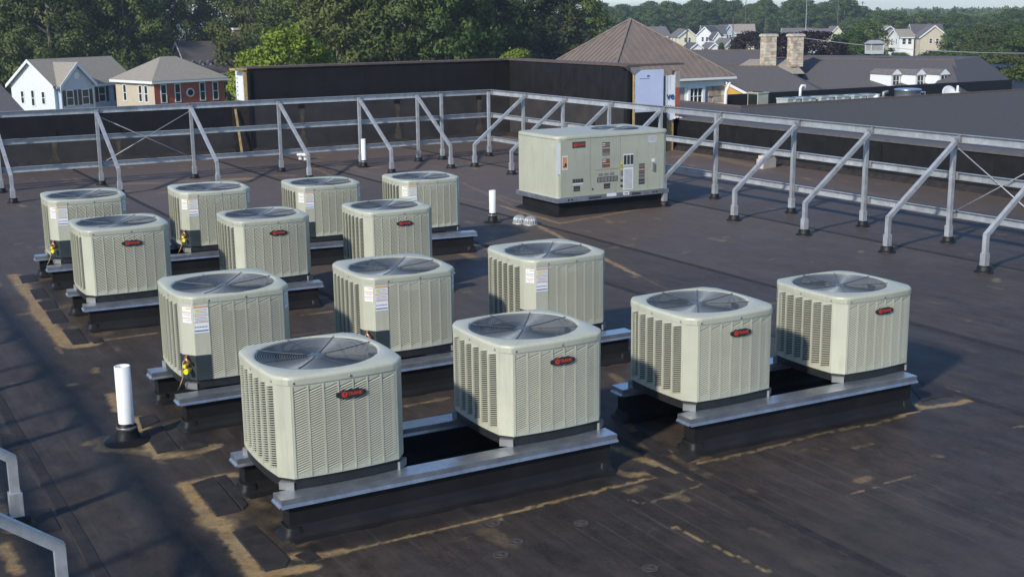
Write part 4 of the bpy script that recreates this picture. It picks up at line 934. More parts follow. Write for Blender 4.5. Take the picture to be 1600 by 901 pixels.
# pale blue house with a cross gable
H1 = house('pale blue house with grey roof, front gable and dark shutters', 81, 133, rad(28), 9.8, 6.6, 6.75, 2.3, SIDING_B, SHINGLE_TAN, side_m=SIDING_W, shutters=True,
      front_win=[(5.8, 4.85, .75, 1.4), (8.2, 4.85, .75, 1.4)], side_win=[(1.7, 4.9, .4, 1.15), (3.3, 4.7, .4, 1.45), (4.9, 4.9, .4, 1.15), (3.0, 2.6, .5, .9), (4.1, 2.6, .5, .9), (1.4, 2.4, .5, .9)])
BE, BA, BX = 6.85, 8.75, 2.35
mb = MB(); mb.poly([(.4,-.5,0),(4.3,-.5,0),(4.3,-.5,BE),(BX,-.5,BA),(.4,-.5,BE)]); mb.quad((.4,0,0),(.4,-.5,0),(.4,-.5,BE),(.4,0,BE)); mb.quad((4.3,-.5,0),(4.3,0,0),(4.3,0,BE),(4.3,-.5,BE)); mb.build('gable_bay', SIDING_B, H1)
for x0 in (.1, 4.6):
    e0 = BE-.3*(BA-BE)/1.95; m = MB(); m.hexa([(x0,-.8,e0),(BX,-.8,BA),(BX,3.0,BA),(x0,3.0,e0),(x0,-.8,e0+.14),(BX,-.8,BA+.15),(BX,3.0,BA+.15),(x0,3.0,e0+.14)]); m.build('gable_roof', SHINGLE_TAN, H1)
    m = MB(); m.hexa([(x0,-.87,e0-.2),(x0,-.805,e0-.2),(BX,-.805,BA-.2),(BX,-.87,BA-.2),(x0,-.87,e0+.16),(x0,-.805,e0+.16),(BX,-.805,BA+.18),(BX,-.87,BA+.18)]); m.build('rake_board', TRIM, H1)
for x in (1.4, 3.3): window(H1, face_M(x, -.5, 4.75, 0), .75, 1.4, shutters=True)
m = MB(); m.tube([(BX, -.56, 7.6), (BX, -.49, 7.6)], .34, 20); m.build('round_vent', TRIM, H1)
m = MB(); m.hexa([(4.55,-1.7,3.0),(10.1,-1.7,3.0),(10.1,-.01,3.6),(4.55,-.01,3.6),(4.55,-1.7,3.12),(10.1,-1.7,3.12),(10.1,-.01,4.1),(4.55,-.01,4.1)]); m.build('porch_roof', SHINGLE_GR, H1)
m = MB(); m.box(4.5,-1.75,2.7,10.15,-1.65,3.0); m.build('porch_beam', TRIM, H1)
for x in (4.7, 7.3, 9.95):
    m = MB(); m.box(x-.08, -1.74, 0, x+.08, -1.58, 2.7); m.build('porch_post', TRIM, H1)
for x, y in ((.02, -.02), (9.78, -.02), (4.32, -.52)):
    m = MB(); m.box(x-.08, y-.03, 0, x+.08, y+.06, 6.4); m.build('corner_board', TRIM, H1)
# brick house
H2 = house('red brick house with tan stucco side and hipped grey roof', 238, 128, rad(16), 7.9, 7.4, 7.15, 2.15, BRICK, SHINGLE_TAN, kind='hip', side_m=SIDING_T, ov=.45,
      front_win=[(1.0, 5.05, .50, 1.65), (2.55, 5.05, .50, 1.65), (5.35, 5.05, .50, 1.65), (6.85, 5.05, .50, 1.65), (1.0, 1.9, .8, 1.9), (2.55, 1.9, .8, 1.9), (3.95, .9, 1.3, 2.8), (5.35, 1.9, .8, 1.9), (6.85, 1.9, .8, 1.9)],
      side_win=[(5.6, 5.1, .5, 1.5), (2.6, 5.1, .5, 1.5), (1.5, 5.1, .5, 1.5), (1.6, 2.2, .55, .9), (4.2, 2.2, .55, .9)])
m = MB(); m.tube([(3.95, -.06, 5.85), (3.95, .02, 5.85)], .44, 24); w_ = m.build('round_window', TRIM, H2)
m = MB(); m.tube([(3.95, -.075, 5.85), (3.95, -.055, 5.85)], .31, 24); m.build('pane', GLASS, w_)
for x in (1.0, 2.55, 5.35, 6.85):
    m = MB(); m.hexa([(x-.55,-.06,3.9),(x+.55,-.06,3.9),(x+.55,.01,3.9),(x-.55,.01,3.9),(x-.65,-.06,4.2),(x+.65,-.06,4.2),(x+.65,.01,4.2),(x-.65,.01,4.2)]); m.build('lintel', TRIM, H2)
m = MB(); m.box(3.05,-.1,3.8,4.85,.01,4.15); m.build('lintel', TRIM, H2)
m = MB(); m.hexa([(-1.3,4.4,3.0),(0,4.4,3.3),(0,6.9,3.3),(-1.3,6.9,3.0),(-1.3,4.4,3.1),(0,4.4,4.1),(0,6.9,4.1),(-1.3,6.9,3.1)]); m.build('porch_roof', SHINGLE_GR, H2)
house('brown-roofed house cut off beside the pale blue house', -88, 118, rad(28), 7.2, 7, 4.9, 2.6, SIDING_W, SHINGLE_GR)
# dark house with dormers in the wood
H4 = house('dark-roofed house with small white dormers and a chimney among trees', 296, 182, rad(8), 11.0, 7, 5.7, 3.9, SIDING_G, SHINGLE, side_m=SIDING_G)
for k in range(6):
    x = .9+k*1.15; m = MB(); m.poly([(x-.3,.6,5.8),(x+.3,.6,5.8),(x+.3,.6,6.7),(x,.6,7.15),(x-.3,.6,6.7)]); m.quad((x-.3,.6,6.0),(x-.3,.6,6.7),(x-.3,2.2,6.7),(x-.3,1.6,6.0)); m.build('dormer', TRIM, H4)
    m = MB(); m.quad((x-.42,.5,6.6),(x,.5,7.25),(x,2.6,7.25),(x-.42,2.2,6.6)); m.quad((x,.5,7.25),(x+.42,.5,6.6),(x+.42,2.2,6.6),(x,2.6,7.25)); m.build('dormer_roof', SHINGLE, H4)
m = MB(); m.poly([(7.4,-.6,0),(10.8,-.6,0),(10.8,-.6,5.2),(9.1,-.6,8.0),(7.4,-.6,5.2)]); m.quad((7.4,.2,0),(7.4,-.6,0),(7.4,-.6,5.2),(7.4,.2,5.2)); m.build('gable_bay', SIDING_W, H4)
for x0 in (7.0, 11.2):
    m = MB(); m.hexa([(x0,-.9,4.7),(9.1,-.9,8.0),(9.1,3.2,8.0),(x0,3.2,4.7),(x0,-.9,4.9),(9.1,-.9,8.2),(9.1,3.2,8.2),(x0,3.2,4.9)]); m.build('gable_roof', SHINGLE, H4)
window(H4, face_M(9.1, -.6, 4.0, 0), 1.5, 1.5)
m = MB(); m.box(8.3, 2.9, 7.5, 9.3, 3.7, 11.2); m.build('chimney', STONE_D, H4); m = MB(); m.box(8.2, 2.8, 11.2, 9.4, 3.8, 11.5); m.build('chimney_cap', TRIM, H4)

# distant suburb
FARH = [ # left px, right px, eave y, ridge y, distance, ridge, turn, wall, roof, label
 (1010, 1046, 57, 43, 350, 'x', 25, SIDING_W, SHINGLE_GR, 'grey-roofed white house just above the pyramid roof slope'),
 (1060, 1086, 57, 46, 345, 'y', 18, SIDING_Y, SHINGLE_GR, 'cream gabled house behind the dark pole'),
 (1087, 1113, 56, 43, 362, 'y', -20, SIDING_W, SHINGLE, 'white house with a big plain gable beside the cream gabled house'),
 (1098, 1132, 54, 41, 380, 'x', 8, SIDING_W, SHINGLE, 'white house under a long dark roof in the middle of the distant row'),
 (1114, 1126, 60, 51, 352, 'y', 10, SIDING_W, SHINGLE, 'narrow white gabled house before the long dark roof'),
 (1129, 1146, 53, 40, 392, 'y', 22, SIDING_B, SHINGLE_GR, 'pale blue-grey gabled house beside the tan-roofed house'),
 (1140, 1176, 51, 39, 400, 'x', 4, SIDING_Y, SHINGLE_TAN, 'tan-roofed cream house ending the distant row by the purple tree'),
 (1024, 1040, 51, 42, 372, 'y', 0, TRIM, SHINGLE_GR, 'small white peak above the grey-roofed white house'),
 (1080, 1096, 75, 68, 300, 'y', 15, SIDING_W, SHINGLE, 'small white gable poking above the dark shingled ridge, below the cream gable'),
 (1108, 1123, 75, 68, 300, 'y', 15, SIDING_W, SHINGLE_GR, 'small white gable poking above the dark shingled ridge, nearer the purple tree'),
 (1133, 1150, 71, 61, 310, 'y', 22, SIDING_Y, SHINGLE_GR, 'small cream gable beside the purple-leaved tree'),
 (1222, 1262, 53, 45, 410, 'x', 4, SIDING_W, SHINGLE_GR, 'long low grey-roofed house behind the stone chimneys'),
 (1270, 1298, 54, 46, 400, 'x', 6, SIDING_W, SHINGLE_GR, 'low grey roof beside the cream gable behind the purple tree'),
 (1297, 1313, 52, 42, 390, 'y', 15, SIDING_Y, SHINGLE_GR, 'cream gable end behind the purple-leaved tree'),
 (1366, 1404, 56, 42, 330, 'y', 35, SIDING_G, SHINGLE_TAN, 'beige house with tan roof above the roof cupola'),
 (1404, 1424, 58, 47, 325, 'x', 20, TRIM, SHINGLE_TAN, 'white cottage with tan roof beside the beige house'),
 (1424, 1466, 53, 39, 340, 'x', 10, SIDING_G, SHINGLE, 'wide dark-roofed house behind the big tan gable'),
 (1436, 1474, 58, 41, 322, 'y', 12, SIDING_T, SHINGLE_GR, 'big tan gable with white rake boards among the trees'),
 (1484, 1512, 66, 55, 330, 'x', -8, SIDING_G, SHINGLE_GR, 'low grey roof tucked into the trees past the tan gable'),
]
for x0, x1, ye, yr, D, ra, rot, wm, rm, lab in FARH:
    ev = at_D((x0+x1)/2, ye, D).z-GZ; rs = at_D((x0+x1)/2, yr, D).z-GZ-ev; W = (x1-x0)*D/F/math.cos(rad(rot)); Dp = 7.5
    fw = [(W*.3, ev-1.7, .8, 1.3), (W*.7, ev-1.7, .8, 1.3)] if ra == 'x' else [(W*.38, ev-1.5, .6, 1.1), (W*.62, ev-1.5, .6, 1.1)]
    if W < 3.2: fw = [(W*.5, ev-1.5, .6, 1.1)]
    house(lab, x0, D, rad(rot)-math.atan((x0-800)/F)-YAW, W, Dp, ev, rs, wm, rm, ridge_along=ra, front_win=fw, side_win=[(Dp*.3, ev-1.7, .7, 1.2), (Dp*.7, ev-1.7, .7, 1.2)], group='houses in the distant suburb')

# ------------------------------------------------------------------ neighbouring wings of the complex
def tower():
    s = 7.8; cc = at_D(985, 30, 75); z1 = cc.z; ez = -.52
    T = thing('stone_tower', 'stone-walled pavilion with brown standing-seam pyramid roof and white cornice', 'building', (cc.x, cc.y, GZ), 0)
    e = s/2; ov = .45; zz = ez-GZ; za = z1-GZ
    R = MB(); c = [(-e-ov, -e-ov), (e+ov, -e-ov), (e+ov, e+ov), (-e-ov, e+ov)]
    for i in range(4): R.poly([(*c[i], zz), (*c[(i+1) % 4], zz), (0, 0, za)])
    R.poly([(*p, zz-.002) for p in c][::-1]); roof = R.build('roof', METALROOF, T)
    # standing seams on the two seen slopes
    k = (za-zz)/(e+ov)
    n = 20
    for f in range(2):
        for i in range(1, n):
            u = -(e+ov)+2*(e+ov)*i/n; d = (e+ov)-abs(u)      # run up to the hip
            a = Vector((u, -(e+ov), zz+.02)); b = Vector((u, -(e+ov)+d-.02, zz+(d-.02)*k+.02))
            if f: a = Vector((a.y, a.x, a.z)); b = Vector((b.y, b.x, b.z))
            m = MB(); m.bar(a, b, .045, .07); m.build('standing_seam', METALROOF, roof)
    for q in c:
        m = MB(); m.bar((*q, zz+.03), (0, 0, za+.04), .16, .06); m.build('hip_cap', METALROOF, roof)
    m = MB(); m.box(-e-ov-.03, -e-ov-.03, zz-.13, e+ov+.03, e+ov+.03, zz-.004); m.build('gutter', TRIM, T)
    m = MB(); m.box(-e-.04, -e-.04, zz-.52, e+.04, e+.04, zz-.135); m.build('frieze', TRIM, T)
    m = MB(); m.box(-e+.05, -e+.05, 0, e-.05, e-.05, zz-.53); m.build('wall_core', MORTAR, T)
    wx = on_y(1148/1, 140, cc.y-e).x-cc.x
    wx = (on_y(1087, 140, cc.y-e).x-cc.x)
    # stone blocks with open joints on both seen faces
    rr = random.Random(3); sm = [STONE, STONE_L, STONE_D]
    for f in range(2):
        z = zz-.54; row = 0
        while z > zz-4.3:
            hh = rr.choice((.22, .28, .34)); x = -e
            while x < e-.05:
                w = min(rr.uniform(.35, .85), e-x)
                if e-x-w < .2: w = e-x
                if not (f == 0 and x+w > wx-.75 and x < wx+.75 and z > zz-2.6):
                    m = MB(); p = rr.uniform(.0, .05)
                    b_ = (x+.012, -e-p, z-hh+.012, x+w-.012, -e+.06, z-.012)
                    if f == 0: m.box(*b_)
                    else: m.box(b_[1], b_[0], b_[2], b_[4], b_[3], b_[5])
                    m.build('stone', sm[rr.randrange(3)], T)
                x += w
            z -= hh
    # window with muntins
    wz, w, h = zz-2.35, .86, 1.75
    m = MB()
    for b_ in ((-w/2-.16, -.10, -.12, w/2+.16, .1, 0), (-w/2-.16, -.10, h, w/2+.16, .1, h+.16), (-w/2-.16, -.098, .001, -w/2, .1, h-.001), (w/2, -.098, .001, w/2+.16, .1, h-.001), (-w/2, -.06, h/2-.04, w/2, .03, h/2+.04)): m.box(*[b_[i]+(wx if i % 3 == 0 else (-e if i % 3 == 1 else wz)) for i in range(6)])
    wi = m.build('window', TRIM, T)
    for u in (-w/6, w/6):
        m = MB(); m.box(wx+u-.018, -e-.04, wz+.002, wx+u+.018, -e+.01, wz+h-.002); m.build('muntin', TRIM, wi)
    for v in (h*.25, h*.75):
        m = MB(); m.box(wx-w/2, -e-.035, wz+v-.018, wx+w/2, -e+.008, wz+v+.018); m.build('muntin', TRIM, wi)
    m = MB(); m.box(wx-w/2, -e+.012, wz, wx+w/2, -e+.02, wz+h); m.build('pane', GLASS, wi)
    m = MB(); m.box(wx-.74, -e+.03, zz-2.6, wx+.74, -e+.09, zz-.53); m.build('window_backing', TRIM, T)
    m = MB(); m.tube([(e+.1, -e-.3, zz-.3), (e+.02, -e-.12, zz-.8), (e+.0, -e-.1, zz-1.2), (e, -e-.1, zz-5)], .10, 10); m.build('downspout', TRIM, T)
    return cc
TC = tower()

def slab_roof(name, label, pts_top, pts_bot, m, cat='roof', parent=None):
    mb = MB(); n = len(pts_top)
    return mb
# lower mansard wing: slopes to a flat well with equipment, black inner wall
def mansard():
    c = at_D(1158, 167, 65); z = c.z; T = thing('shingled_wing', 'low wing with grey shingled slopes around a sunken flat roof well', 'building', (c.x, c.y, GZ), 0)
    zt = z-GZ; dz, run = 3.6, 7.5; L = 70; Wd = 45
    mb = MB()
    o = [(-run, -run), (L, -run)]; i_ = [(0, 0), (L, 0)]
    mb.quad((-run, -run, zt-dz), (L, -run, zt-dz), (L, 0, zt), (0, 0, zt)); mb.quad((-run, Wd, zt-dz), (-run, -run, zt-dz), (0, 0, zt), (0, Wd, zt))
    mb.build('shingle_slope', mat('dark_shingle', (.066, .064, .066), .85, var=.4, scale=13, stretch=(1, 1, 3)), T)
    mb = MB(); mb.quad((-run+.3, -run+.3, 0), (L, -run+.3, 0), (L, -run+.3, zt-dz), (-run+.3, -run+.3, zt-dz)); mb.quad((-run+.3, Wd, 0), (-run+.3, -run+.3, 0), (-run+.3, -run+.3, zt-dz), (-run+.3, Wd, zt-dz)); mb.build('wall', SIDING_T, T)
    mb = MB(); mb.box(-.05, -.06, zt-.10, L, .10, zt+.06); mb.build('edge_flashing', EDGE_T, T); mb = MB(); mb.box(-.06, .101, zt-.10, .10, Wd, zt+.058); mb.build('edge_flashing', EDGE_T, T)
    mb = MB(); mb.quad((.02, .02, zt-1.2), (L, .02, zt-1.2), (L, Wd, zt-1.2), (.02, Wd, zt-1.2)); mb.build('well_floor', RUBBER, T)
    mb = MB(); mb.quad((L, .11, zt-1.2), (.1, .11, zt-1.2), (.1, .11, zt-.1), (L, .11, zt-.1)); mb.build('well_wall', RUBBER, T)
    # inner wall behind the equipment
    a = at_D(1110, 152, 80); b = at_D(1572, 134, 93)
    mb = MB(); d = (b-a); y0 = 10.6
    mb.box(4, y0+.9, zt-1.18, b.x-c.x+4, y0+1.2, -1.9-GZ); mb.build('inner_wall', RUBBER, T)
    return c, zt
MC, MZT = mansard()
WELL = MZT+GZ-1.2
def placed(px, py, D): return at_D(px, py, D)
# equipment in the well
p = at_D(1184, 160, 75.5); T = thing('far_condensing_unit', 'cream condenser standing in the sunken roof well by the yellow gable', 'air conditioner', (p.x, p.y, WELL), rad(5))
mb = MB(); mb.box(-.42, -.42, .45, .42, .42, 1.22); mb.build('cabinet', CREAM, T); mb = MB(); mb.box(-.46, -.46, 1.221, .46, .46, 1.28); mb.build('top_cover', CREAM, T); mb = MB(); mb.box(-.425, -.36, .5, -.43, .36, 1.18); mb.build('louver_panel', COIL, T)
mb = MB(); mb.box(-.55, -.5, 0, .55, .5, .44); mb.build('curb', RUBBER, T); mb = MB(); mb.lathe([(.34, 1.282), (.34, 1.30), (0, 1.30)], 20, cap_top=False); mb.build('fan_guard', COIL, T)
EQ = [(1232, 0), (1256, 1), (1284, 2), (1308, 3), (1335, 4), (1356, 5)]
for px, k in EQ:
    p = at_D(px, 160-8*(px-1232)/124, 74.5+k*.75)
    T = thing('low_condensing_unit', 'grey-green condenser in the line of low units in the roof well', 'air conditioner', (p.x, p.y, WELL), rad(2), 'line of low units in the roof well')
    mb = MB(); mb.box(-.5, -.45, .02, .5, .45, .95); mb.build('cabinet', mat('grey_green_paint', (.42, .46, .43), .45, var=.06), T); mb = MB(); mb.box(-.53, -.48, .951, .53, .48, 1.02); mb.build('top_cover', mat('grey_green_paint', (0, 0, 0)), T)
    mb = MB(); mb.lathe([(.40, 1.022), (.40, 1.04), (0, 1.04)], 20, cap_top=False); mb.build('fan_guard', WIRE, T)
    mb = MB(); mb.box(-.1, -.485, .82, .12, -.4815, .93); mb.build('white_label', WHITE, T)
p = at_D(1380, 155, 78); T = thing('exhaust_box', 'small brown exhaust box in the roof well beside the steel drum', 'vent', (p.x, p.y, WELL), 0)
mb = MB(); mb.box(-.5, -.4, 0, .5, .4, .85); mb.build('box', mat('brown_box', (.30, .23, .19), .6, var=.1), T); mb = MB(); mb.tube([(-.6, 0, .6), (-.6, 0, .85), (-.45, 0, .95)], .13, 10); mb.build('vent_pipe', PVC, T); mb = MB(); mb.tube([(.1, .1, .85), (.1, .1, 1.1), (.45, .1, 1.15)], .09, 8); mb.build('elbow', GALVP, T)
p = at_D(1418, 150, 82); mb = MB(); mb.lathe([(.78, 0), (.78, .3), (.80, .32), (.78, .34), (.78, 1.0), (.82, 1.04), (.80, 1.10), (.70, 1.12), (.0, 1.14)], 32, cap_top=False); T = thing('steel_drum_fan', 'round galvanised drum of an exhaust fan in the roof well', 'fan', (p.x, p.y, WELL)); mb.build('drum', GALV, T)
mb = MB(); mb.tube([(.8, 0, .85), (1.5, 0, .85), (1.5, 0, .3)], .05, 8); mb.build('conduit', GALVP, T)
p = at_D(1482, 147, 84); T = thing('satellite_dish', 'pale grey dish leaning in the roof well', 'dish', (p.x, p.y, WELL), rad(-30))
mb = MB(); mb.lathe([(.0, .0), (.3, .03), (.55, .10), (.72, .19), (.73, .20), (.55, .115), (.3, .045), (0, .015)], 24, cap_top=False); o = mb.build('reflector', mat('dish_grey', (.55, .56, .57), .5), T, (0, 0, .75)); o.rotation_euler = (rad(68), 0, 0); o.scale = (.6, .6, .6)
mb = MB(); mb.tube([(0, .15, 0), (0, .12, .74)], .04, 8); mb.build('mast', GALVP, T)
p = at_D(1496, 145, 84); mb = MB(); mb.lathe([(.16, 0), (.16, .8), (.07, .85), (.07, 1.2), (0, 1.22)], 12, cap_top=False); tag(mb.build('white_vent', PVC, None, (p.x, p.y, WELL)), 'white vent stack standing beside the dish in the roof well', 'vent')
p = at_D(1212, 148, 80); mb = MB(); mb.tube([(0, 0, 0), (0, 0, 1.15), (.1, 0, 1.3), (.35, 0, 1.3), (.4, 0, 1.1)], .09, 8); tag(mb.build('gooseneck_vent', PVC, None, (p.x+2, p.y, WELL)), 'white gooseneck vent against the black inner wall', 'vent')

# hipped roofs behind
def hip_wing():
    zr = -.62; a = at_D(1212, 88, 104); b = at_D(1492, 88, 100); a.z = b.z = zr
    d = (b-a); d.z = 0; L = d.length; ang = math.atan2(d.y, d.x)
    T = thing('hipped_wing', 'wide grey hipped roof wing carrying three white dormers', 'building', (a.x, a.y, GZ), ang)
    z1 = zr-GZ; run, drop = 13.0, 4.3; ez = z1-drop
    mb = MB(); mb.quad((-9.5, -run, ez), (L+4.6, -run, ez), (L, 0, z1), (0, 0, z1)); mb.poly([(L+4.6, -run, ez), (L+4.6, run, ez), (L, 8, z1), (L, 0, z1)]); mb.poly([(-9.5, run, ez), (-9.5, -run, ez), (0, 0, z1), (0, 8, z1)]); mb.quad((L+4.6, run, ez), (-9.5, run, ez), (0, 8, z1), (L, 8, z1)); mb.quad((0, 0, z1), (L, 0, z1), (L, 8, z1), (0, 8, z1))
    roof = mb.build('roof', SHINGLE, T)
    mb = MB(); mb.box(0, -.05, z1-.12, L, .15, z1+.10); mb.build('ridge_edge', EDGE_T, T)
    mb = MB(); mb.box(-8.5, -run+.6, 0, L+4.0, run-.6, ez-.05); mb.build('wall', SIDING_T, T)
    # right-hand small hip peak
    x = L-1.0; mb = MB(); mb.poly([(x+.2, -run-.4, ez+.0), (x+5.8, -run-.4, ez), (x+1.4, -2.5, z1-.25)]); mb.poly([(x+5.8, -run-.4, ez), (x+6.0, 4, ez), (x+1.4, -2.5, z1-.25)]); mb.poly([(x+.2, 4, ez), (x+.2, -run-.4, ez), (x+1.4, -2.5, z1-.25)]); mb.build('cross_hip', SHINGLE, T)
    M = T.matrix_basis.inverted() if False else None
    for k, px in enumerate((1399, 1437, 1474)):
        # dormers sit on the slope; find the spot where the ray meets the slope plane
        best = None
        for D in np.arange(84, 104, .1):
            q = at_D(px, 133, D); v = Vector((q.x-a.x, q.y-a.y, 0)); lx = v.x*math.cos(ang)+v.y*math.sin(ang); ly = -v.x*math.sin(ang)+v.y*math.cos(ang); zs = z1+ly/run*drop
            if best is None or abs(q.z-GZ-zs) < best[0]: best = (abs(q.z-GZ-zs), lx, ly, zs)
        _, lx, ly, zs = best; w, h, dp = .42, .80, 2.2
        M = Matrix.Translation((lx, ly, zs)) @ Matrix.Rotation(rad(58), 4, 'Z')
        def V(*q): return tuple(M @ Vector(q))
        Dm = MB(); Dm.poly([V(-w,0,-.4), V(w,0,-.4), V(w,0,h), V(0,0,h+.24), V(-w,0,h)]); Dm.quad(V(-w,dp,-.4), V(-w,0,-.4), V(-w,0,h), V(-w,dp,h)); Dm.quad(V(w,0,-.4), V(w,dp,-.4), V(w,dp,h), V(w,0,h)); Dm.quad(V(w,dp,-.4), V(-w,dp,-.4), V(-w,dp,h), V(w,dp,h)); dm = Dm.build('dormer', TRIM, T)
        o_ = .10; m = MB()
        for sg in (-1, 1): m.hexa([V(sg*(w+o_),-.1,h-.05), V(0,-.1,h+.25), V(0,dp,h+.25), V(sg*(w+o_),dp,h-.05), V(sg*(w+o_),-.1,h+.01), V(0,-.1,h+.31), V(0,dp,h+.31), V(sg*(w+o_),dp,h+.01)])
        m.build('dormer_roof', SHINGLE_GR, dm)
        m = MB(); m.poly([V(-w-o_,-.12,h-.06), V(w+o_,-.12,h-.06), V(.06,-.12,h+.30), V(-.06,-.12,h+.30)]); m.build('pediment', TRIM, dm)
        m = MB(); m.box(-.24, -.04, .02, .24, -.01, h-.14, M); m.build('pane', GLASS, dm)
        m = MB(); m.box(-.02, -.055, .02, .02, -.041, h-.14, M); m.box(-.24, -.054, .28, .24, -.042, .31, M); m.build('muntin', TRIM, dm)
    return T, a, ang, z1
hip_wing()
# cupola
p = at_D(1366, 82, 103); T = thing('roof_cupola', 'weathered white louvred cupola with shallow hipped cap', 'cupola', (p.x, p.y, p.z), rad(-20)); p0 = p.z
T.scale = (.74, .74, .74)
mb = MB(); mb.box(-.72, -.72, -.15, .72, .72, .22); mb.build('base', mat('weathered_white', (.50, .50, .48), .7, var=.15), T)
for k in range(6):
    m = MB(); z = .24+k*.10; m.hexa([(-.66,-.70,z),(.66,-.70,z),(.66,-.62,z+.05),(-.66,-.62,z+.05),(-.66,-.70,z+.02),(.66,-.70,z+.02),(.66,-.62,z+.07),(-.66,-.62,z+.07)]); m.build('louver', mat('weathered_white', (0,0,0)), T)
    m = MB(); m.hexa([(-.70,-.66,z),(-.62,-.66,z+.05),(-.62,.66,z+.05),(-.70,.66,z),(-.70,-.66,z+.02),(-.62,-.66,z+.07),(-.62,.66,z+.07),(-.70,.66,z+.02)]); m.build('louver', mat('weathered_white', (0,0,0)), T)
mb = MB(); mb.box(-.61, -.61, .22, .61, .61, .88); mb.build('core', mat('cupola_core', (.2, .2, .19), .8), T)
for sx, sy in ((-1,-1),(1,-1),(1,1),(-1,1)):
    m = MB(); m.box(sx*.67-.06, sy*.67-.06, .221, sx*.67+.06, sy*.67+.06, .88); m.build('corner_post', mat('weathered_white', (0,0,0)), T)
mb = MB(); c = [(-.86,-.86,.89),(.86,-.86,.89),(.86,.86,.89),(-.86,.86,.89)]
for i in range(4): mb.quad(c[i], c[(i+1) % 4], (c[(i+1) % 4][0]*.45, c[(i+1) % 4][1]*.45, 1.25), (c[i][0]*.45, c[i][1]*.45, 1.25))
mb.poly([(x*.45, y*.45, 1.25) for x, y, z in c]); mb.poly([(x, y, .888) for x, y, z in c][::-1]); mb.build('cap', mat('cupola_cap', (.33, .33, .34), .6, var=.1), T)

# middle roofs with the stone chimneys
def gable_roof_px(label, name, top_a, top_b, D, run, drop, m, ends=(0, 0), toward=None, cat='building', wallm=SIDING_T):
    a = at_D(*top_a, D); b = at_D(*top_b, D); zr = (a.z+b.z)/2; d = b-a; d.z = 0; L = d.length; ang = math.atan2(d.y, d.x)
    T = thing(name, label, cat, (a.x, a.y, GZ), ang); z1 = zr-GZ; ez = z1-drop
    mb = MB(); mb.quad((-ends[0], -run, ez), (L+ends[1], -run, ez), (L, 0, z1), (0, 0, z1)); mb.quad((L+ends[1], run, ez), (-ends[0], run, ez), (0, 0, z1), (L, 0, z1))
    mb.poly([(L+ends[1], -run, ez), (L+ends[1], run, ez), (L, 0, z1)]); mb.poly([(-ends[0], run, ez), (-ends[0], -run, ez), (0, 0, z1)]); mb.build('roof', m, T)
    mb = MB(); mb.box(0, -.08, z1-.10, L, .08, z1+.07); mb.build('ridge_cap', EDGE_T, T)
    mb = MB(); mb.box(-ends[0]+.5, -run+.5, 0, L+ends[1]-.5, run-.5, ez-.02); mb.build('wall', wallm, T); return T
gable_roof_px('grey shingled roof wing right behind the pyramid roof, under small white gables', 'rear_wing', (1060, 76), (1196, 82), 112, 9, 3.2, SHINGLE, (5, 4))
gable_roof_px('grey shingled roof wing with dark ridge below the stone chimneys', 'middle_wing', (1100, 103), (1216, 106), 92, 9, 4.0, SHINGLE, (4, 7.5))
gable_roof_px('tan shingled roof saddle carrying the stone chimneys', 'chimney_saddle', (1172, 91), (1236, 93), 101, 3.2, 1.0, SHINGLE_TAN, (1.5, 1))
def chimney(px, label, D=99.5):
    p = at_D(px, 97, D); T = thing('stone_chimney', label, 'chimney', (p.x, p.y, p.z-.35), rad(-12)); w = .44; H = 2.25
    mb = MB(); mb.box(-w+.03, -w+.03, 0, w-.03, w-.03, H); mb.build('mortar_core', MORTAR, T); rr = random.Random(px); z = .0; sm = [STONE_L, STONE_L, STONE_L, STONE]
    while z < H-.12:
        h = rr.choice((.16, .20, .25)); h = min(h, H-z)
        for f in range(2):
            x = -w
            while x < w-.03:
                ww = min(rr.uniform(.18, .5), w-x); ww = w-x if w-x-ww < .12 else ww; pr = rr.uniform(0, .03); m = MB()
                b_ = (x+.008, -w-pr, z+.008, x+ww-.008, -w+.05, z+h-.008)
                m.box(*b_) if f == 0 else m.box(b_[1], b_[0], b_[2], b_[4], b_[3], b_[5]); m.build('stone', sm[rr.randrange(4)], T); x += ww
        z += h
    m = MB(); m.box(-w-.09, -w-.09, H, w+.09, w+.09, H+.14); m.build('chimney_cap', STONE_L, T); m = MB(); m.box(-w-.03, -w-.03, H+.141, w+.03, w+.03, H+.2); m.build('crown', MORTAR, T)
chimney(1200, 'pale stone chimney on the tan saddle, nearer the pyramid roof')
chimney(1242, 'pale stone chimney on the tan saddle, nearer the cupola')
# yellow gable porch
p = at_D(1131, 126, 88); T = thing('yellow_gable', 'ochre yellow gable with white rake boards behind the pavilion', 'gable', (p.x, p.y, p.z-3.0), rad(-38))
mb = MB(); mb.poly([(-1.75, 0, 0), (1.75, 0, 0), (1.75, 0, 2.0), (0, 0, 2.9), (-1.75, 0, 2.0)]); mb.build('wall', OCHRE, T)
for s in (-1.95, 1.95):
    m = MB(); m.hexa([(s, -.12, 1.80), (0, -.12, 2.80), (0, .05, 2.80), (s, .05, 1.80), (s, -.12, 2.0), (0, -.12, 3.0), (0, .05, 3.0), (s, .05, 2.0)]); m.build('rake_board', TRIM, T)
    m = MB(); m.hexa([(s, -.10, 2.005), (0, -.10, 3.005), (0, 4, 3.005), (s, 4, 2.005), (s, -.10, 2.04), (0, -.10, 3.04), (0, 4, 3.04), (s, 4, 2.04)]); m.build('roof', SHINGLE, T)

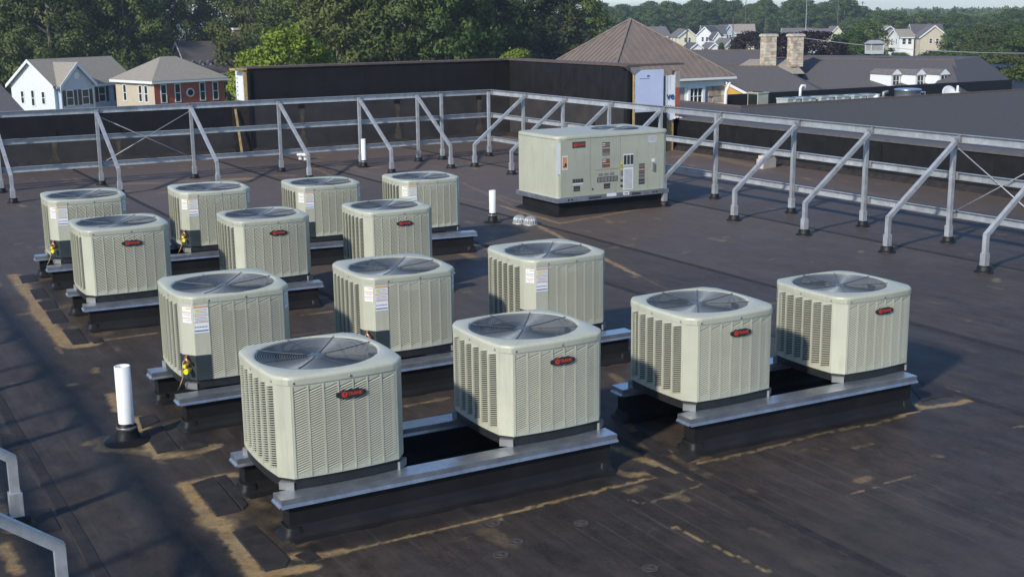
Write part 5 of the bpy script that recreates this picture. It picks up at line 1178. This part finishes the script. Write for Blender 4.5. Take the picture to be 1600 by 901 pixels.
# ------------------------------------------------------------------ trees
def leaf_mat(name, c0, c1, c2):
    m = bpy.data.materials.new(name); m.use_nodes = True; nt = m.node_tree; N = nt.nodes; L = nt.links; b = N['Principled BSDF']; b.inputs['Roughness'].default_value = .6; b.inputs['Specular IOR Level'].default_value = .25
    oi = N.new('ShaderNodeObjectInfo'); tc = N.new('ShaderNodeTexCoord'); nz = N.new('ShaderNodeTexNoise'); nz.inputs['Scale'].default_value = .45; nz.inputs['Detail'].default_value = 4
    L.new(tc.outputs['Object'], nz.inputs['Vector']); ad = N.new('ShaderNodeMath'); ad.operation = 'MULTIPLY_ADD'; ad.inputs[1].default_value = .35; L.new(oi.outputs['Random'], ad.inputs[0]); L.new(nz.outputs[0], ad.inputs[2])
    sb = N.new('ShaderNodeMath'); sb.operation = 'SUBTRACT'; L.new(ad.outputs[0], sb.inputs[0]); sb.inputs[1].default_value = .17
    r = N.new('ShaderNodeValToRGB'); L.new(sb.outputs[0], r.inputs[0]); e = r.color_ramp.elements; e[0].position = .30; e[1].position = .72; e[0].color = (*c0, 1); e[1].color = (*c2, 1); k = e.new(.5); k.color = (*c1, 1)
    L.new(r.outputs[0], b.inputs['Base Color']); t = N.new('ShaderNodeBsdfTranslucent'); L.new(r.outputs[0], t.inputs[0]); mx = N.new('ShaderNodeMixShader'); mx.inputs[0].default_value = .22
    L.new(b.outputs[0], mx.inputs[1]); L.new(t.outputs[0], mx.inputs[2]); L.new(mx.outputs[0], N['Material Output'].inputs[0]); return m
LEAF = dict(dark=leaf_mat('leaf_dark', (.052, .090, .022), (.080, .126, .030), (.118, .158, .038)), mid=leaf_mat('leaf_mid', (.062, .110, .024), (.095, .150, .032), (.140, .185, .042)),
            bright=leaf_mat('leaf_bright', (.13, .20, .02), (.20, .27, .03), (.27, .33, .045)), purple=leaf_mat('leaf_purple', (.018, .010, .013), (.028, .015, .018), (.04, .022, .025)),
            pine=leaf_mat('leaf_pine', (.030, .050, .022), (.050, .072, .028), (.09, .10, .035)), olive=leaf_mat('leaf_olive', (.064, .094, .022), (.096, .122, .030), (.140, .155, .038)))
def quads_mesh(name, C, size, rng, flat=.0, Nrm=None):
    n = len(C); a = rng.normal(size=(n, 3)); a[:, 2] *= (1-flat); a /= np.linalg.norm(a, axis=1)[:, None]
    b = rng.normal(size=(n, 3)); b -= (b*a).sum(1)[:, None]*a; b /= np.linalg.norm(b, axis=1)[:, None]
    s = (size*rng.uniform(.6, 1.35, n))[:, None]
    if Nrm is not None:                                  # wind each leaf so that it faces outwards
        fl = (np.cross(a, b)*Nrm).sum(1) < 0; b[fl] *= -1
    V = np.stack([C-a*s, C-b*s*.55, C+a*s, C+b*s*.55], 1).reshape(-1, 3)
    me = bpy.data.meshes.new(name); me.vertices.add(len(V)); me.vertices.foreach_set('co', V.astype(np.float32).ravel())
    me.loops.add(n*4); me.loops.foreach_set('vertex_index', np.arange(n*4, dtype=np.int32)); me.polygons.add(n); me.polygons.foreach_set('loop_start', np.arange(0, n*4, 4, dtype=np.int32)); me.polygons.foreach_set('loop_total', np.full(n, 4, np.int32)); me.update(calc_edges=True)
    if Nrm is not None:
        me.polygons.foreach_set('use_smooth', np.ones(n, bool)); me.normals_split_custom_set_from_vertices(np.repeat(Nrm, 4, 0).astype(np.float32))
    return me
def crown_points(rng, H, R, z0, nclump, per, shape='round'):
    P = []; NN = []
    for k in range(nclump):
        u = rng.uniform(0, 1); t = (k+.5)/nclump
        zc = z0+(H-z0)*(t**.9)
        f = (zc-z0)/(H-z0)
        if shape == 'round': prof = math.sqrt(max(.02, 1-(2*f-.85)**2/1.36))
        elif shape == 'pine': prof = (1-f)**.75*.95+.05
        else: prof = (1-f*.75)
        a = rng.uniform(0, 2*math.pi); rr = R*prof*math.sqrt(rng.uniform(.25, 1))*rng.uniform(.8, 1.12)
        c = np.array([rr*math.cos(a), rr*math.sin(a), zc]); cs = R*rng.uniform(.16, .30)
        q = rng.normal(size=(per, 3)); q /= np.linalg.norm(q, axis=1)[:, None]; q *= (rng.uniform(0, 1, per)**.45)[:, None]*cs; q[:, 2] *= .62
        P.append(c+q); o = (c+q)-np.array([0, 0, z0+(H-z0)*.45]); o /= np.linalg.norm(o, axis=1)[:, None]; nn = .75*q/cs+.5*o+.30*rng.normal(size=q.shape)+np.array([0, 0, .15]); NN.append(nn/np.linalg.norm(nn, axis=1)[:, None])
    return np.concatenate(P), np.concatenate(NN)
PROTO = {}
def proto(kind, var):
    key = (kind, var)
    if key in PROTO: return PROTO[key]
    rng = np.random.default_rng(sum(ord(ch) for ch in kind)*10+var)
    if kind == 'broad': H, R, z0, nc, per, sz, shp = 18, 6.0, 3.0, 120, 150, .21, 'round'
    elif kind == 'pine': H, R, z0, nc, per, sz, shp = 20, 4.6, 2.0, 120, 130, .19, 'pine'
    elif kind == 'shrub': H, R, z0, nc, per, sz, shp = 6, 3.2, .2, 60, 120, .14, 'round'
    C, NR = crown_points(rng, H, R, z0, nc, per, shp); crown = quads_mesh('crown', C, sz, rng, Nrm=NR)
    mb = MB(); mb.tube([(0, 0, 0), (.1, .05, H*.2), (-.1, .12, H*.45), (.05, 0, H*.85)], [H*.024, H*.019, H*.014, H*.004], 8)
    for k in range(9):
        a = rng.uniform(0, 2*math.pi); z = H*rng.uniform(.22, .62); r = R*rng.uniform(.5, .85); mb.tube([(0, 0, z), (r*.5*math.cos(a), r*.5*math.sin(a), z+H*.08), (r*math.cos(a), r*math.sin(a), z+H*.14)], [H*.009, H*.006, H*.002], 6)
    PROTO[key] = (crown, mb.mesh('trunk', BARK), H, R); return PROTO[key]
MESHC = {}
def tree(px, D, H, R, kind, leaf, label, group=None, name='tree', var=None):
    p = at_D(px, 100, D); v = var if var is not None else random.randrange(4 if kind == 'broad' else 2)
    crown, trunk, h0, r0 = proto(kind, v); key = (kind, v, leaf)
    if key not in MESHC:
        c = crown.copy(); c.materials.append(LEAF[leaf]); MESHC[key] = c
    T = thing(name, label, 'tree', (p.x, p.y, GZ), random.uniform(0, 6.28), group); T.scale = (R/r0, R/r0, H/h0)
    obj('crown', MESHC[key], T); obj('trunk', trunk, T); return T
# the wood behind the houses on the left
def top_H(py, D, px=400): return at_D(px, py, D).z-GZ
G1 = 'tall trees of the wood behind the houses'; L1 = 'tall dark green broadleaf tree in the wood behind the houses'
for D, step, off in ((168, 58, 0), (186, 60, 30), (205, 64, 10)):
    for px in np.arange(-40+off, 420 if D < 200 else 540, step):
        if 205 < px < 400 and D < 200: continue
        tree(px+random.uniform(-12, 12), D+random.uniform(-6, 6), random.uniform(18.5, 22), random.uniform(5.2, 6.6), 'broad', (lf := random.choice(('dark', 'dark', 'olive'))), dict(dark=L1, olive='tall olive-green broadleaf tree in the wood behind the houses')[lf], G1, 'woodland_tree')
L2 = 'tall mid green tree standing behind the tall black parapet'; G2 = 'tall trees behind the black parapet'
for D, step, off in ((128, 82, 0), (150, 70, 35), (172, 64, 10)):
    for px in np.arange((525 if D < 140 else 480 if D < 160 else 455), 800, step): tree(px+random.uniform(-14, 14), D+random.uniform(-6, 6), random.uniform(16.5, 19) if px < 730 else random.uniform(14.5, 16), random.uniform(4.6, 6.0), 'broad', (lf := random.choice(('mid', 'mid', 'dark', 'olive'))), dict(mid=L2, dark='tall dark green tree standing behind the tall black parapet', olive='tall olive-green tree standing behind the tall black parapet')[lf], G2, 'woodland_tree')
tree(446, 86, 12.1, 3.7, 'broad', 'bright', 'bright yellow-green bushy tree just over the black parapet corner post', None, 'bright_tree', 2)
tree(400, 92, 10.6, 2.6, 'broad', 'bright', 'smaller yellow-green tree hugging the bright tree beside the open wall end', None, 'bright_tree', 1)
for px, D, H, leaf, lab in ((205, 150, 9.3, 'olive', 'small olive-green tree between the two left houses'), (220, 152, 8.8, 'bright', 'small yellowish tree just behind the brick house roof'), (335, 140, 6.4, 'dark', 'low dark bush in front of the dormered house')):
    tree(px, D, H, 2.6, 'shrub', leaf, lab, None, 'small_tree')
for px, D, H, R, lab in ((838, 138, 17.5, 5.0, 'dark feathery conifer rising behind the pyramid roof, broader of the pair'), (878, 150, 17.8, 4.8, 'dark feathery conifer rising behind the pyramid roof, slimmer of the pair')): tree(px, D, H, R, 'pine', 'pine', lab, None, 'conifer')
tree(812, 120, 9.6, 3.0, 'broad', 'bright', 'light green young tree at the foot of the conifers', None, 'young_tree', 3)
tree(908, 175, 15.2, 5.0, 'broad', 'mid', 'leafy tree right of the conifers, above the pyramid roof ridge', None, 'leafy_tree', 0)
L3 = 'mid green tree in the belt behind the distant suburb houses'; G3 = 'trees behind the distant suburb'
for D, step, H0 in ((450, 24, 14.9), (505, 22, 15.6)):
    for px in np.arange(925, 1340, step): tree(px+random.uniform(-8, 8), D+random.uniform(-15, 15), H0+random.uniform(-1.5, 1.6), random.uniform(5.0, 7.0), 'broad', (lf := random.choice(('mid', 'mid', 'dark'))), dict(mid=L3, dark='darker green tree in the belt behind the distant suburb houses')[lf], G3, 'belt_tree')
tree(1268, 165, 10.2, 5.4, 'broad', 'purple', 'dark purple-leaved tree behind the stone chimneys, larger one', None, 'purple_tree', 1)
tree(1228, 172, 9.9, 4.2, 'broad', 'purple', 'dark purple-leaved tree seen between the stone chimneys', None, 'purple_tree', 0)
tree(1296, 170, 8.0, 3.4, 'broad', 'purple', 'low purple-leaved tree beside the green trees by the cupola', None, 'purple_tree', 2)
tree(1172, 205, 9.6, 4.0, 'broad', 'purple', 'dark purple-leaved tree beside the distant cream gable', None, 'purple_tree', 3)
tree(1126, 226, 7.5, 1.6, 'pine', 'dark', 'small dark conifer between distant white houses', None, 'conifer', 1)
L4 = 'mid green tree in the wooded hollow past the dormered wing'; G4 = 'trees in the wooded hollow'
for px, D, H, R in [(1330, 200, 10.0, 4.2), (1352, 215, 10.6, 4.0), (1315, 150, 6.8, 3.6), (1345, 150, 6.2, 3.6), (1385, 170, 5.4, 3.8), (1410, 160, 5.6, 3.6), (1440, 160, 6.2, 4.2), (1465, 185, 7.2, 4.2), (1490, 165, 6.0, 4.2), (1520, 190, 7.6, 4.6), (1545, 200, 8.6, 5.0), (1570, 180, 7.4, 5.0), (1600, 190, 8.4, 5.0), (1515, 140, 4.6, 4.4), (1550, 140, 4.6, 4.4), (1590, 140, 4.6, 4.6), (1480, 140, 4.2, 3.8), (1590, 160, 6.2, 4.6), (1625, 160, 7.0, 5.0), (1540, 165, 6.0, 4.6), (1500, 235, 9.0, 4.6), (1530, 250, 9.8, 5.0), (1575, 245, 10.2, 5.0), (1610, 240, 10.2, 5.0), (1400, 205, 6.2, 3.6), (1572, 118, 7.6, 3.6), (1600, 116, 8.2, 4.0), (1632, 116, 8.4, 4.2)]:
    tree(px, D, H+random.uniform(-.4, .4), R, 'broad', (lf := random.choice(('mid', 'mid', 'olive', 'dark'))), dict(mid=L4, olive='olive-green tree in the wooded hollow past the dormered wing', dark='dark green tree in the wooded hollow past the dormered wing')[lf], G4, 'hollow_tree')
L5 = 'rounded mid green tree behind the houses by the cupola'; G5 = 'trees behind the houses by the cupola'
for px in np.arange(1335, 1640, 26): tree(px+random.uniform(-8, 8), 400+random.uniform(-20, 30), 11.0+random.uniform(-1, 1.2), random.uniform(5.0, 6.5), 'broad', (lf := random.choice(('mid', 'mid', 'olive'))), dict(mid=L5, olive='rounded olive-green tree behind the houses by the cupola')[lf], G5, 'rounded_tree')
# far-off wood that reads as one mass, along the horizon
def far_wood():
    rng = np.random.default_rng(5); P = []
    for k in range(1500):
        px = rng.uniform(700, 1700); D = rng.uniform(560, 1500); q = at_D(px, 100, D); H = rng.uniform(9.5, 13.5)*(1+.0*D); R = rng.uniform(4, 7)
        n = 42; v = rng.normal(size=(n, 3)); v /= np.linalg.norm(v, axis=1)[:, None]; v *= rng.uniform(.6, 1, n)[:, None]; v[:, 0] *= R; v[:, 1] *= R; v[:, 2] = v[:, 2]*H*.45+H*.55
        P.append(v+np.array([q.x, q.y, GZ]))
    me = quads_mesh('distant_wood', np.concatenate(P), 1.5, rng); me.materials.append(LEAF['dark']); o = obj('distant_wood', me); struct(o, 'stuff'); tag(o, 'dark distant woodland along the horizon', 'woodland')
far_wood()
def undergrowth():
    rng = np.random.default_rng(9); P = []
    for k in range(900):
        px = rng.uniform(-60, 820); D = rng.uniform(150, 235); q = at_D(px, 100, D); n = 34; v = rng.normal(size=(n, 3)); v /= np.linalg.norm(v, axis=1)[:, None]; v *= np.array([2.6, 2.6, 2.0]); v[:, 2] += 1.9; P.append(v+np.array([q.x, q.y, GZ]))
    me = quads_mesh('undergrowth', np.concatenate(P), .8, rng); me.materials.append(LEAF['dark']); o = obj('undergrowth', me); struct(o, 'stuff'); tag(o, 'dark undergrowth below the trees of the wood', 'undergrowth')
undergrowth()

# ------------------------------------------------------------------ poles and wire
for px, D, top, lab in ((1072.5, 236, 40, 'dark wooden pole before the cream gabled house'), (1144, 330, 27, 'slender pole in front of the distant tree belt'), (1163, 420, -6, 'tall dark pole rising over the belt above the purple tree'),
                        (1306, 420, 2, 'dark utility pole on the skyline nearer the chimneys'), (1343.5, 440, 2, 'dark utility pole on the skyline nearer the cupola'), (1257, 190, -12, 'thin pale flagpole rising behind the stone chimney')):
    p = at_D(px, 100, D); z = at_D(px, top, D).z; h = z-GZ; thin = 'flagpole' in lab
    T = thing('utility_pole' if not thin else 'flagpole', lab, 'pole', (p.x, p.y, GZ)); mb = MB(); r = .16 if not thin else .05
    mb.tube([(0, 0, 0), (0, 0, h)], [r, r*.7], 10); mb.build('shaft', WOODPOLE if not thin else GALVP, T)
    mb = MB()
    if thin: mb.lathe([(.0, h), (.09, h+.06), (.09, h+.12), (0, h+.18)], 10, cap_top=False); mb.build('finial', GALVP, T)
    else: mb.box(-.9, -.06, h-.7, .9, .06, h-.55); mb.build('crossarm', WOODPOLE, T)
a = at_D(1235, 57, 128); b = at_D(1680, 84, 112); mb = MB(); n = 14
mb.tube([a.lerp(b, i/n)+Vector((0, 0, -.5*math.sin(math.pi*i/n))) for i in range(n+1)], .025, 5); tag(mb.build('overhead_wire', mat('wire_grey', (.35, .36, .36), .5)), 'thin grey overhead wire crossing in front of the trees', 'wire')

# ------------------------------------------------------------------ air
mb = MB(); mb.box(-900, -400, GZ-1, 1900, 2000, 16); hz = bpy.data.materials.new('haze_air'); hz.use_nodes = True; nt = hz.node_tree; nt.nodes.clear()
vo = nt.nodes.new('ShaderNodeVolumePrincipled'); vo.inputs['Color'].default_value = (.86, .93, 1, 1); vo.inputs['Density'].default_value = .00036; vo.inputs['Anisotropy'].default_value = .2
mo = nt.nodes.new('ShaderNodeOutputMaterial'); nt.links.new(vo.outputs[0], mo.inputs['Volume'])
hb = mb.build('haze', hz); struct(hb, 'stuff'); tag(hb, 'thin pale haze hanging in the air', 'haze')
